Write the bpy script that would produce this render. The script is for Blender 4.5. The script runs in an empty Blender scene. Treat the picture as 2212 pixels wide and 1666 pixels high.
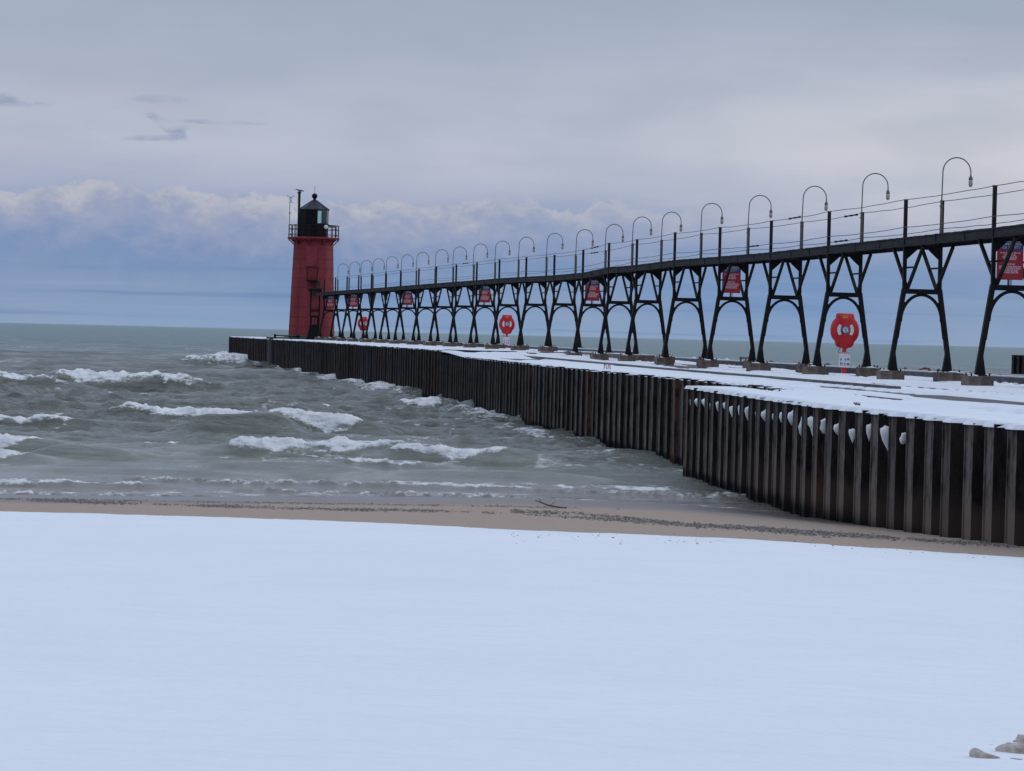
import bpy, bmesh, math, random
import numpy as np
from mathutils import Vector, Matrix
random.seed(7); RNG = np.random.default_rng(11)
SC = bpy.context.scene
# ------------------------------------------------------------ camera, light
CAMZ, F0, CX0, CY0 = 3.0, 6100.0, 1106.0, 833.0     # survey units: 2212 px wide picture
PITCH, ROLL = 110.0/6100.0, math.radians(1.4)
cd = bpy.data.cameras.new('camera'); cam = bpy.data.objects.new('camera', cd)
SC.collection.objects.link(cam); SC.camera = cam
cd.sensor_width = 36; cd.lens = 36*F0/2212; cd.clip_start = .5; cd.clip_end = 30000
cam.matrix_world = Matrix.Translation((0, 0, CAMZ)) @ Matrix.Rotation(math.pi/2-PITCH, 4, 'X') @ Matrix.Rotation(ROLL, 4, 'Z')
CR = np.array(cam.matrix_world.to_3x3())
SC.render.resolution_x, SC.render.resolution_y = 1024, 771
SC.render.engine = 'CYCLES'
SC.view_settings.view_transform = 'Standard'; SC.view_settings.look = 'None'
SC.view_settings.gamma = 1; SC.view_settings.use_curve_mapping = False
SC.view_settings.exposure = 0.07
SUN_EL, SUN_AZ = math.radians(24), math.radians(62)     # azimuth: clockwise from +Y
sd = bpy.data.lights.new('sun', 'SUN'); sun = bpy.data.objects.new('sun', sd); SC.collection.objects.link(sun)
sd.energy = 0.55; sd.angle = math.radians(35); sd.color = (1, .95, .9)
sun.rotation_euler = Vector((math.sin(SUN_AZ)*math.cos(SUN_EL), math.cos(SUN_AZ)*math.cos(SUN_EL), math.sin(SUN_EL))).to_track_quat('Z', 'Y').to_euler()

def lin(r, g, b):
    f = lambda c: (c/255/12.92 if c/255 <= .04045 else ((c/255+.055)/1.055)**2.4)
    return (f(r), f(g), f(b), 1)

class NT:                                           # tiny node helper
    def __init__(s, nt): s.nt = nt; s.nt.nodes.clear()
    def n(s, t, ins=None, **kw):
        x = s.nt.nodes.new(t)
        for k, v in kw.items(): setattr(x, k, v)
        for k, v in (ins or {}).items():
            if isinstance(v, bpy.types.NodeSocket): s.nt.links.new(v, x.inputs[k])
            else: x.inputs[k].default_value = v
        return x
    def m(s, op, a, b=0, c=None, clamp=False):
        x = s.nt.nodes.new('ShaderNodeMath'); x.operation = op; x.use_clamp = clamp
        for i, v in enumerate([a, b] + ([c] if c is not None else [])):
            if isinstance(v, bpy.types.NodeSocket): s.nt.links.new(v, x.inputs[i])
            else: x.inputs[i].default_value = v
        return x.outputs[0]
    def mix(s, f, a, b, blend='MIX'):
        x = s.nt.nodes.new('ShaderNodeMix'); x.data_type = 'RGBA'; x.blend_type = blend
        for i, v in ((0, f), (6, a), (7, b)):
            if isinstance(v, bpy.types.NodeSocket): s.nt.links.new(v, x.inputs[i])
            elif i == 0: x.inputs[0].default_value = v
            else: x.inputs[i].default_value = tuple(v) if len(v) == 4 else tuple(v)+(1,)
        return x.outputs[2]
    def ramp(s, f, els, interp='LINEAR'):
        x = s.nt.nodes.new('ShaderNodeValToRGB'); x.color_ramp.interpolation = interp
        e = x.color_ramp.elements
        while len(e) > 1: e.remove(e[-1])
        e[0].position = els[0][0]; e[0].color = els[0][1]
        for p, c in els[1:]:
            q = e.new(p); q.color = c
        s.nt.links.new(f, x.inputs[0]); return x.outputs[0]
    def sstep(s, v, lo, hi, a=0., b=1.):
        x = s.nt.nodes.new('ShaderNodeMapRange'); x.interpolation_type = 'SMOOTHSTEP'
        for i, w in enumerate((v, lo, hi, a, b)):
            if isinstance(w, bpy.types.NodeSocket): s.nt.links.new(w, x.inputs[i])
            else: x.inputs[i].default_value = w
        return x.outputs[0]

# ------------------------------------------------------------ sky
W = bpy.data.worlds.new("World"); SC.world = W; W.use_nodes = True
t = NT(W.node_tree)
STR = 0.1
g = lambda c: tuple(c)+((1,) if len(c) == 3 else ())
tc = t.n('ShaderNodeTexCoord')
sp = t.n('ShaderNodeSeparateXYZ', {0: tc.outputs['Generated']})
X, Y, Z = sp.outputs
az = t.m('ARCTAN2', X, Y)
def uv(sa, se, off=0.):
    return t.n('ShaderNodeCombineXYZ', {0: t.m('MULTIPLY', az, sa), 1: t.m('MULTIPLY', Z, se), 2: off}).outputs[0]
def noise(v, detail=5, rough=.55, scale=1., dist=0.):
    return t.n('ShaderNodeTexNoise', {'Vector': v, 'Scale': scale, 'Detail': detail, 'Roughness': rough, 'Distortion': dist}).outputs[0]
wob = t.m('MULTIPLY', t.m('SUBTRACT', noise(uv(9, 60, 3.)), .5), t.sstep(Z, .0, .05, .012, .03))
e = t.m('ADD', Z, wob)
base = t.ramp(e, [(0, lin(132, 156, 189)), (.010, lin(121, 148, 186)), (.022, lin(116, 144, 184)), (.032, lin(128, 151, 187)),
                  (.041, lin(148, 161, 190)), (.050, lin(166, 174, 197)), (.062, lin(180, 186, 202)), (.078, lin(176, 183, 199)),
                  (.100, lin(164, 174, 193)), (.122, lin(156, 169, 187)), (.25, (.40, .47, .62, 1)), (.5, (.63, .71, .95, 1)), (1, (.85, .95, 1.12, 1))])
# brighter thin cloud towards the right
glow = t.m('MULTIPLY', t.sstep(az, -.05, .24), t.m('MULTIPLY', t.sstep(e, .018, .060), t.sstep(e, .125, .062)))
base = t.mix(t.m('MULTIPLY', glow, .85), base, lin(207, 207, 213))
soft = noise(uv(16, 42, 9.), 4, .5)
base = t.mix(t.sstep(soft, .35, .72, 0, .33), base, lin(151, 163, 181))
streak = noise(uv(7, 230, 5.), 4, .6)
lowm = t.sstep(Z, .048, .028)
base = t.mix(t.m('MULTIPLY', t.sstep(streak, .5, .68), t.m('MULTIPLY', lowm, .4)), base, lin(143, 160, 190))
base = t.mix(t.m('MULTIPLY', t.sstep(streak, .46, .3), t.m('MULTIPLY', lowm, .45)), base, lin(100, 127, 168))
# cumulus bank
puff = noise(uv(52, 60, 1.7), 7, .62, 1., .25)
big = noise(uv(9, 8, 4.4), 3, .5)
edge = t.m('ADD', .0290, t.m('ADD', t.m('MULTIPLY', puff, .027), t.m('MULTIPLY', big, .009)))
dep = t.m('SUBTRACT', edge, Z)
msk = t.sstep(dep, -.0004, .0018)
side = t.sstep(az, .10, -.03, .25, 1.)
msk = t.m('MULTIPLY', msk, side)
puff2 = noise(uv(70, 120, 7.7), 7, .66)
dd = t.m('ADD', dep, t.m('MULTIPLY', t.m('SUBTRACT', puff2, .5), .030))
bank = t.ramp(t.m('MULTIPLY', dd, 20.), [(0, lin(178, 180, 193)), (.07, lin(167, 172, 189)), (.16, lin(150, 160, 186)), (.30, lin(138, 152, 184)),
                                         (.45, lin(122, 144, 180)), (.62, lin(113, 139, 178)), (1, lin(124, 148, 182))])
msk = t.m('MULTIPLY', msk, t.sstep(dep, .034, .018))
base = t.mix(msk, base, bank)
# small dark wisps on the left
def wisp(a0, e0, ra, re, sl=0., amt=.8):
    global base
    u = t.m('DIVIDE', t.m('SUBTRACT', az, a0), ra)
    v = t.m('DIVIDE', t.m('SUBTRACT', t.m('SUBTRACT', Z, e0), t.m('MULTIPLY', t.m('SUBTRACT', az, a0), sl)), re)
    r = t.m('ADD', t.m('ADD', t.m('MULTIPLY', u, u), t.m('MULTIPLY', v, v)), t.m('MULTIPLY', t.m('SUBTRACT', noise(uv(90, 260, e0*50), 4, .6), .5), 1.6))
    nn = noise(uv(55, 160, a0*9), 5, .6)
    base = t.mix(t.m('MULTIPLY', t.m('MULTIPLY', t.sstep(r, 1., .0), t.sstep(nn, .34, .66)), amt), base, lin(140, 153, 179))
for w_ in [(-.178, .0770, .020, .0032, 0, .95), (-.130, .0657, .015, .0014, .05, .95), (-.1195, .0678, .004, .0032, .5, .7), (-.1235, .0700, .009, .0030, -.55, .95),
           (-.105, .0720, .022, .0011, 0, .7), (-.127, .079, .012, .0022, 0, .45)]: wisp(*w_)
below = t.mix(t.sstep(Z, -.004, -.0005), (.12, .15, .16, 1), base)
scaled = t.n('ShaderNodeVectorMath', {0: below, 'Scale': 1/STR}, operation='SCALE').outputs[0]
sky = t.n('ShaderNodeTexSky'); sky.sky_type = 'NISHITA'; sky.sun_disc = False
sky.sun_elevation = SUN_EL; sky.sun_rotation = SUN_AZ
col = t.mix(t.sstep(Z, .02, .5, .0, .10), scaled, sky.outputs[0])
bg = t.n('ShaderNodeBackground', {'Color': col, 'Strength': STR})
t.n('ShaderNodeOutputWorld', {0: bg.outputs[0]})

# ------------------------------------------------------------ survey helpers
def ray(px, py):
    d = CR @ np.array([(px-CX0)/F0, -(py-CY0)/F0, -1.0]); return d
def on_z(px, py, z):                     # where the sight line meets a level z
    d = ray(px, py); k = (z-CAMZ)/d[2]; return Vector((d[0]*k, d[1]*k, z))
def at_y(px, py, y):
    d = ray(px, py); k = y/d[1]; return Vector((d[0]*k, y, CAMZ+d[2]*k))
def x_at(px, y, z):                      # X of picture column px at depth y, height z
    lo, hi = 300.0, 1500.0
    for _ in range(40):
        m_ = (lo+hi)/2
        if at_y(px, m_, y).z > z: lo = m_
        else: hi = m_
    return at_y(px, lo, y).x

# ------------------------------------------------------------ mesh helpers
class MB:
    def __init__(s): s.v = []; s.f = []; s.m = []
    def add(s, vs, fs, mi=0):
        o = len(s.v); s.v += [tuple(p) for p in vs]
        for f in fs: s.f.append(tuple(i+o for i in f)); s.m.append(mi)
    def box(s, c, size, mi=0, M=None):
        x, y, z = [q/2 for q in size]
        P = [Vector((a*x, b*y, d*z)) for d in (-1, 1) for b in (-1, 1) for a in (-1, 1)]
        if M: P = [M @ p for p in P]
        P = [p+Vector(c) for p in P]
        s.add(P, [(0, 2, 3, 1), (4, 5, 7, 6), (0, 1, 5, 4), (2, 6, 7, 3), (0, 4, 6, 2), (1, 3, 7, 5)], mi)
    def bar(s, a, b, w, h=None, up=(0, 0, 1), mi=0):
        a = Vector(a); b = Vector(b); h = h or w; d = (b-a); L = d.length; d.normalize()
        u = Vector(up)
        if abs(d.dot(u)) > .98: u = Vector((0, 1, 0))
        sx = d.cross(u).normalized(); uy = sx.cross(d).normalized()
        P = [q + sx*(i*w/2) + uy*(j*h/2) for q in (a, b) for (i, j) in ((-1, -1), (1, -1), (1, 1), (-1, 1))]
        s.add(P, [(3, 2, 1, 0), (4, 5, 6, 7), (0, 1, 5, 4), (1, 2, 6, 5), (2, 3, 7, 6), (3, 0, 4, 7)], mi)
    def tube(s, pts, r, n=8, mi=0, cap=True):
        pts = [Vector(p) for p in pts]; rs = r if isinstance(r, (list, tuple)) else [r]*len(pts)
        vs = []; ref = None
        for i, p in enumerate(pts):
            d = (pts[min(i+1, len(pts)-1)]-pts[max(i-1, 0)]).normalized()
            if ref is None: ref = Vector((0, 0, 1)) if abs(d.z) < .9 else Vector((0, 1, 0))
            a = d.cross(ref).normalized(); b = a.cross(d).normalized(); ref = b
            for k in range(n):
                t_ = 2*math.pi*k/n; vs.append(p+a*(math.cos(t_)*rs[i])+b*(math.sin(t_)*rs[i]))
        fs = [(i*n+k, i*n+(k+1) % n, (i+1)*n+(k+1) % n, (i+1)*n+k) for i in range(len(pts)-1) for k in range(n)]
        if cap: fs += [tuple(range(n)), tuple(range((len(pts)-1)*n, len(pts)*n))[::-1]]
        s.add(vs, fs, mi)
    def lathe(s, prof, n=24, c=(0, 0, 0), mi=0, a0=0.):
        vs = [(c[0]+r*math.cos(a0+2*math.pi*k/n), c[1]+r*math.sin(a0+2*math.pi*k/n), c[2]+z) for r, z in prof for k in range(n)]
        fs = [(i*n+k, i*n+(k+1) % n, (i+1)*n+(k+1) % n, (i+1)*n+k) for i in range(len(prof)-1) for k in range(n)]
        fs += [tuple(range(n))[::-1], tuple(range((len(prof)-1)*n, len(prof)*n))]
        s.add(vs, fs, mi)
    def prism(s, poly, y0, y1, mi=0):    # outline in x,z extruded along y
        n = len(poly)
        vs = [(x, y0, z) for x, z in poly]+[(x, y1, z) for x, z in poly]
        s.add(vs, [tuple(range(n)), tuple(range(n, 2*n))[::-1]]+[(i, i+n, (i+1) % n+n, (i+1) % n) for i in range(n)], mi)
    def mesh(s, name, mats, smooth=False):
        me = bpy.data.meshes.new(name); me.from_pydata(s.v, [], s.f)
        for m_ in (mats if isinstance(mats, (list, tuple)) else [mats]): me.materials.append(m_)
        if any(s.m): me.polygons.foreach_set('material_index', s.m)
        bm = bmesh.new(); bm.from_mesh(me); bmesh.ops.recalc_face_normals(bm, faces=bm.faces); bm.to_mesh(me); bm.free()
        if smooth: me.polygons.foreach_set('use_smooth', [True]*len(me.polygons))
        me.update(); return me
    def build(s, name, mats, parent=None, smooth=False):
        return link(name, s.mesh(name, mats, smooth), parent)
def link(name, me, parent=None):
    o = bpy.data.objects.new(name, me); SC.collection.objects.link(o)
    if parent: o.parent = parent
    return o
def tag(o, label=None, cat=None, group=None, kind=None):
    for k, v in (('label', label), ('category', cat), ('group', group), ('kind', kind)):
        if v: o[k] = v
    return o
def thing(name, label, cat, loc=(0, 0, 0), rz=0., group=None):
    o = bpy.data.objects.new(name, None); SC.collection.objects.link(o); o.empty_display_size = .2
    o.location = loc; o.rotation_euler = (0, 0, rz); return tag(o, label, cat, group)
def copy_tree(o, parent=None):
    c = o.copy(); SC.collection.objects.link(c); c.parent = parent
    for ch in list(o.children): copy_tree(ch, c)
    return c
def grid_mesh(name, XX, YY, ZZ, mats, attrs=None, smooth=True):
    r, c = XX.shape
    me = bpy.data.meshes.new(name); co = np.stack([XX, YY, ZZ], -1).reshape(-1, 3).astype(np.float32)
    i = np.arange(r*c).reshape(r, c)
    q = np.stack([i[:-1, :-1], i[:-1, 1:], i[1:, 1:], i[1:, :-1]], -1).reshape(-1, 4).astype(np.int32)
    me.vertices.add(len(co)); me.vertices.foreach_set('co', co.ravel())
    me.loops.add(q.size); me.loops.foreach_set('vertex_index', q.ravel())
    me.polygons.add(len(q)); me.polygons.foreach_set('loop_start', np.arange(0, q.size, 4, dtype=np.int32))
    me.polygons.foreach_set('loop_total', np.full(len(q), 4, np.int32))
    me.update(calc_edges=True)
    if smooth: me.polygons.foreach_set('use_smooth', np.ones(len(q), bool))
    for k, a in (attrs or {}).items():
        at = me.attributes.new(k, 'FLOAT', 'POINT'); at.data.foreach_set('value', a.astype(np.float32).ravel())
    me.materials.append(mats); return me
def vn(x, y, seed=0):                    # value noise 0..1
    xi = np.floor(x).astype(np.int64); yi = np.floor(y).astype(np.int64); fx = x-xi; fy = y-yi
    fx = fx*fx*(3-2*fx); fy = fy*fy*(3-2*fy)
    def h(a, b):
        n = (a*374761393+b*668265263+seed*1442695041) & 0xffffffff
        n = ((n ^ (n >> 13))*1274126177) & 0xffffffff
        return ((n ^ (n >> 16)) & 0xffff)/65535.0
    return (h(xi, yi)*(1-fx)+h(xi+1, yi)*fx)*(1-fy)+(h(xi, yi+1)*(1-fx)+h(xi+1, yi+1)*fx)*fy
def fbm(x, y, seed=0, oct=4, gain=.5):
    s_ = 0; a = 1; n_ = 0
    for k in range(oct):
        s_ = s_+a*vn(x*2**k+k*17.3, y*2**k-k*9.1, seed+k); n_ += a; a *= gain
    return s_/n_
def ss(v, lo, hi):
    t_ = np.clip((v-lo)/(hi-lo), 0, 1); return t_*t_*(3-2*t_)
ORD = ['first', 'second', 'third', 'fourth', 'fifth', 'sixth', 'seventh', 'eighth', 'ninth', 'tenth', 'eleventh', 'twelfth', 'thirteenth', 'fourteenth',
       'fifteenth', 'sixteenth', 'seventeenth', 'eighteenth', 'nineteenth', 'twentieth', 'twenty-first', 'twenty-second', 'twenty-third', 'twenty-fourth', 'twenty-fifth', 'twenty-sixth']

# ------------------------------------------------------------ materials
def mat(name, c, rough=.7, var=None, scale=3., metal=0., bump=0., bscale=20., stretch=(1, 1, 1), spec=.5, vr=(.35, .65), detail=6, obj=True):
    m_ = bpy.data.materials.new(name); m_.use_nodes = True; n = NT(m_.node_tree)
    co = n.n('ShaderNodeTexCoord').outputs['Object' if obj else 'Generated']
    mp = n.n('ShaderNodeMapping', {'Vector': co, 'Scale': stretch}).outputs[0]
    colr = tuple(c)+(1,)
    if var:
        nz = n.n('ShaderNodeTexNoise', {'Vector': mp, 'Scale': scale, 'Detail': detail, 'Roughness': .65}).outputs[0]
        colr = n.mix(n.sstep(nz, vr[0], vr[1]), tuple(c)+(1,), tuple(var)+(1,))
    b = n.n('ShaderNodeBsdfPrincipled', {'Base Color': colr, 'Roughness': rough, 'Metallic': metal, 'Specular IOR Level': spec})
    if bump:
        nb = n.n('ShaderNodeTexNoise', {'Vector': mp, 'Scale': bscale, 'Detail': 5}).outputs[0]
        n.nt.links.new(n.n('ShaderNodeBump', {'Height': nb, 'Strength': bump, 'Distance': .05}).outputs[0], b.inputs['Normal'])
    n.n('ShaderNodeOutputMaterial', {0: b.outputs[0]}); return m_
STEEL = mat('black_painted_steel', (.005, .0055, .008), .6, (.014, .011, .012), 5, bump=.15, spec=.18)
STEEL2 = mat('weathered_beam_steel', (.013, .014, .019), .7, (.034, .031, .033), 3, bump=.2, stretch=(1, 1, 3), spec=.2)
POSTM = mat('rail_post_steel', (.009, .007, .010), .6, (.024, .018, .021), 8, spec=.2)
GREYPIPE = mat('grey_conduit', (.09, .09, .085), .5, (.16, .155, .14), 9, metal=.3)
WIRE = mat('rail_cable', (.05, .05, .055), .5)
RED = mat('dull_red_tower_paint', (.270, .046, .055), .55, (.205, .034, .043), 1.2, bump=.1, bscale=3, stretch=(1, 1, .35), spec=.15)
BLACK = mat('black_lantern_paint', (.006, .006, .009), .5, (.010, .009, .012), 3, spec=.12)
ROOFM = mat('dark_grey_roof_metal', (.03, .031, .042), .6, (.045, .045, .058), 2, spec=.25)
CONC = mat('brown_stained_concrete', (.19, .145, .115), .85, (.085, .062, .052), 4, bump=.5, bscale=12)
CONCD = mat('dark_wet_concrete', (.09, .085, .085), .6, (.045, .043, .045), 1.2, bump=.3, bscale=8)
CURB = mat('grey_curb_concrete', (.11, .11, .125), .8, (.07, .07, .08), 2, bump=.3)
REDGLOSS = mat('glossy_red_plastic', (.62, .012, .02), .25, (.5, .01, .018), 2)
REDSIGN = mat('red_sign_face', (.62, .035, .06), .5, (.52, .032, .052), 3)
BLUESIGN = mat('blue_sign_band', (.045, .09, .36), .5)
WHITE = mat('white_sign_face', (.78, .79, .82), .5, (.68, .69, .73), 6)
PINK = mat('faded_sign_lettering', (.90, .60, .64), .6, (.82, .5, .55), 12)
YEL = mat('yellow_marking', (.75, .5, .03), .5)
NAVY = mat('navy_emblem', (.05, .05, .14), .5, (.2, .2, .3), 14)
JAR = mat('aged_lamp_glass', (.33, .30, .25), .25, (.42, .38, .32), 18)
GULLW = mat('gull_feathers', (.5, .5, .52), .8, (.3, .31, .34), 9)
ROCK = mat('dark_wet_rock', (.03, .028, .028), .45, (.07, .06, .055), 3, bump=.6, bscale=6)
REDRUST = mat('red_painted_handrail', (.32, .05, .04), .6, (.18, .04, .03), 12)
DRIFT = mat('driftwood', (.05, .038, .03), .85, (.11, .085, .07), 14, stretch=(1, 1, 4))
SANDC = mat('frozen_sand', (.60, .54, .50), .95, (.34, .28, .24), 16, bump=.5, bscale=60)

def snow_mat(name, c=(.80, .84, .88)):
    m_ = bpy.data.materials.new(name); m_.use_nodes = True; n = NT(m_.node_tree)
    co = n.n('ShaderNodeNewGeometry').outputs['Position']
    big = n.n('ShaderNodeTexNoise', {'Vector': co, 'Scale': .5, 'Detail': 6, 'Roughness': .6}).outputs[0]
    colr = n.mix(n.sstep(big, .3, .7), tuple(c)+(1,), (c[0]*.945, c[1]*.955, c[2]*.97, 1))
    gr = n.n('ShaderNodeTexNoise', {'Vector': n.n('ShaderNodeMapping', {'Vector': co, 'Scale': (.4, 1, 1)}).outputs[0], 'Scale': 9., 'Detail': 8, 'Roughness': .8}).outputs[0]
    colr = n.mix(n.sstep(gr, .35, .7), colr, (c[0]*.95, c[1]*.96, c[2]*.975, 1))
    b = n.n('ShaderNodeBsdfPrincipled', {'Base Color': colr, 'Roughness': .9, 'Specular IOR Level': .15})
    n1 = n.n('ShaderNodeTexNoise', {'Vector': n.n('ShaderNodeMapping', {'Vector': co, 'Scale': (.35, 1, 1)}).outputs[0], 'Scale': 2.2, 'Detail': 9, 'Roughness': .6}).outputs[0]
    n.nt.links.new(n.n('ShaderNodeBump', {'Height': n1, 'Strength': .9, 'Distance': .09}).outputs[0], b.inputs['Normal'])
    n.n('ShaderNodeOutputMaterial', {0: b.outputs[0]}); return m_
SNOW = snow_mat('snow_surface')

def pile_mat(name, flange):
    m_ = bpy.data.materials.new(name); m_.use_nodes = True; n = NT(m_.node_tree)
    pos = n.n('ShaderNodeNewGeometry').outputs['Position']; z = n.n('ShaderNodeSeparateXYZ', {0: pos}).outputs[2]
    oi = n.n('ShaderNodeObjectInfo').outputs['Random']
    v = n.n('ShaderNodeMapping', {'Vector': pos, 'Scale': (1, 1, .28)}).outputs[0]
    nz = n.n('ShaderNodeTexNoise', {'Vector': v, 'Scale': 7., 'Detail': 8, 'Roughness': .75}).outputs[0]
    nb = n.n('ShaderNodeTexNoise', {'Vector': pos, 'Scale': .8, 'Detail': 5, 'Roughness': .6}).outputs[0]
    zz = n.m('ADD', z, n.m('MULTIPLY', n.m('SUBTRACT', nb, .5), 1.1))
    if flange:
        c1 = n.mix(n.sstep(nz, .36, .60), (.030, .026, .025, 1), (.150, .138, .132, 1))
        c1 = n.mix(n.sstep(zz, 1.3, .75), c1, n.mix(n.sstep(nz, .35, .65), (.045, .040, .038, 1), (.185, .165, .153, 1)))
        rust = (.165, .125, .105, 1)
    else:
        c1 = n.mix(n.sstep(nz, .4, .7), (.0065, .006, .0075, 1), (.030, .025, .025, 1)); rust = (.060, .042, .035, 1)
    near = n.sstep(n.n('ShaderNodeSeparateXYZ', {0: pos}).outputs[1], 62., 44.)
    c2 = n.mix(n.m('MULTIPLY', n.sstep(zz, .95, .55), near), c1, rust)
    c3 = n.mix(n.sstep(n.m('ADD', z, n.m('MULTIPLY', nb, .25)), n.m('ADD', n.m('MULTIPLY', near, .2), .36), .22), c2, (.008, .008, .009, 1))
    c4 = n.mix(n.m('MULTIPLY', n.sstep(oi, .55, 1.), .5), c3, (.012, .010, .010, 1))
    c4 = n.mix(n.m('MULTIPLY', n.sstep(oi, .10, .0), n.sstep(nz, .42, .55)), c4, (.13, .055, .03, 1))
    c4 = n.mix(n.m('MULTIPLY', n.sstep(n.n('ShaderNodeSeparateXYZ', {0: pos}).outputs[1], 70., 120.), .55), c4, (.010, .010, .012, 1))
    b = n.n('ShaderNodeBsdfPrincipled', {'Base Color': c4, 'Roughness': .85, 'Specular IOR Level': .15})
    n.nt.links.new(n.n('ShaderNodeBump', {'Height': nz, 'Strength': .6, 'Distance': .03}).outputs[0], b.inputs['Normal'])
    n.n('ShaderNodeOutputMaterial', {0: b.outputs[0]}); return m_
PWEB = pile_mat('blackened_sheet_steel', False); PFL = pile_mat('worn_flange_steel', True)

# ------------------------------------------------------------ beach
SHX = [-60, -8.7, -3.3, 0., 2.5, 4.6, 6, 9, 60]; SHY = [47, 49.4, 51.0, 52.2, 51.8, 49.4, 47.9, 46.9, 44.5]
def shore(x): return np.interp(x, SHX, SHY)
def ground(x, y):
    d = shore(x)-y
    return np.where(d > 0, .036*np.minimum(d, 44)+.012*np.minimum(np.maximum(d-44, 0), 60), .05*d) + (.02*(fbm(x*.35, y*.5, 3, 3)-.5)) - .11*np.exp(-((x-4.25-.25*(48.3-y))/.95)**2-((y-48.0)/.55)**2)
def on_ground(px, py):
    z = .3
    for _ in range(12):
        p = on_z(px, py, z); z = float(ground(np.array([p.x]), np.array([p.y]))[0])
    return Vector((p.x, p.y, z))
def uniq(*a): return np.unique(np.concatenate(a))
gx = uniq(np.arange(-400, -30, 20), np.arange(-30, -10, 1.), np.arange(-10, 12, .14), np.arange(12, 30, 1.), np.arange(30, 401, 20))
gy = uniq(np.arange(-300, 0, 15), np.arange(0, 28, .5), np.arange(28, 54, .09), np.arange(54, 75, 2))
GX, GY = np.meshgrid(gx, gy); GZ = ground(GX, GY)
GZ = GZ + .012*(fbm(GX*1.2, GY*2.2, 5, 4)-.5)
def sand_mat():
    m_ = bpy.data.materials.new('wet_beach_sand'); m_.use_nodes = True; n = NT(m_.node_tree)
    pos = n.n('ShaderNodeNewGeometry').outputs['Position']; z = n.n('ShaderNodeSeparateXYZ', {0: pos}).outputs[2]
    nz = n.n('ShaderNodeTexNoise', {'Vector': n.n('ShaderNodeMapping', {'Vector': pos, 'Scale': (.5, 1, 1)}).outputs[0], 'Scale': 2.5, 'Detail': 8, 'Roughness': .7}).outputs[0]
    fine = n.n('ShaderNodeTexNoise', {'Vector': pos, 'Scale': 30., 'Detail': 6, 'Roughness': .7}).outputs[0]
    zz = n.m('ADD', z, n.m('MULTIPLY', n.m('SUBTRACT', nz, .5), .12))
    dry = n.mix(n.sstep(fine, .35, .65), (.40, .31, .245, 1), (.30, .228, .18, 1))
    wet = n.mix(n.sstep(fine, .35, .65), (.135, .102, .085, 1), (.10, .075, .063, 1))
    w = n.sstep(zz, .27, .12)
    b = n.n('ShaderNodeBsdfPrincipled', {'Base Color': n.mix(w, dry, wet), 'Roughness': n.m('SUBTRACT', .9, n.m('MULTIPLY', w, .62))})
    n.nt.links.new(n.n('ShaderNodeBump', {'Height': fine, 'Strength': .4, 'Distance': .02}).outputs[0], b.inputs['Normal'])
    n.n('ShaderNodeOutputMaterial', {0: b.outputs[0]}); return m_
tag(link('sand_beach', grid_mesh('sand_beach', GX, GY, GZ, sand_mat())), kind='structure')

# snow sheet over the sand
EP = [on_ground(x, y) for x, y in ((0, 1108), (400, 1117), (800, 1131), (1106, 1146), (1500, 1162), (1900, 1186), (2212, 1208))]
EX = [-400]+[p.x for p in EP]+[8, 400]; EY = [44.5]+[p.y-.65 for p in EP]+[EP[-1].y-1.2, 22.]
EX[0] = -60
sx = uniq(np.arange(-400, -20, 20), np.arange(-20, -9, .8), np.arange(-9, 11, .07), np.arange(11, 30, 1.), np.arange(30, 401, 20))
sy = uniq(np.arange(-300, 0, 15), np.arange(0, 8, .5), np.arange(8, 30, .15), np.arange(30, 43, .07), np.arange(43, 47, .5))
SX, SY = np.meshgrid(sx, sy)
ed = np.interp(SX, EX, EY) + .55*(fbm(SX*.5, SY*0+.3, 8, 5)-.5) + .35*(fbm(SX*2.5, SY*2, 9, 4)-.5) + .25*(fbm(SX*9, SY*7, 10, 2)-.5)
dist = ed-SY
th = .05*ss(dist, 0, .5)+.03*ss(dist, .2, 3) - .06*ss(-dist, 0, .3)
bare = ss(fbm(SX*.9, SY*3.1, 21, 5), .70, .80)*ss(SX, -1, 3)*ss(dist, 5., 1.)*ss(dist, 0, .8)    # thin spots near the edge on the right
th = th + .012*(fbm(SX*.4, SY*1.3, 12, 5)-.5)*ss(dist, .3, 1.5) + .006*(fbm(SX*4, SY*4, 14, 3)-.5) - .11*bare
SZ = ground(SX, SY) + th
tag(link('beach_snow', grid_mesh('beach_snow', SX, SY, SZ, SNOW)), kind='structure')

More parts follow.
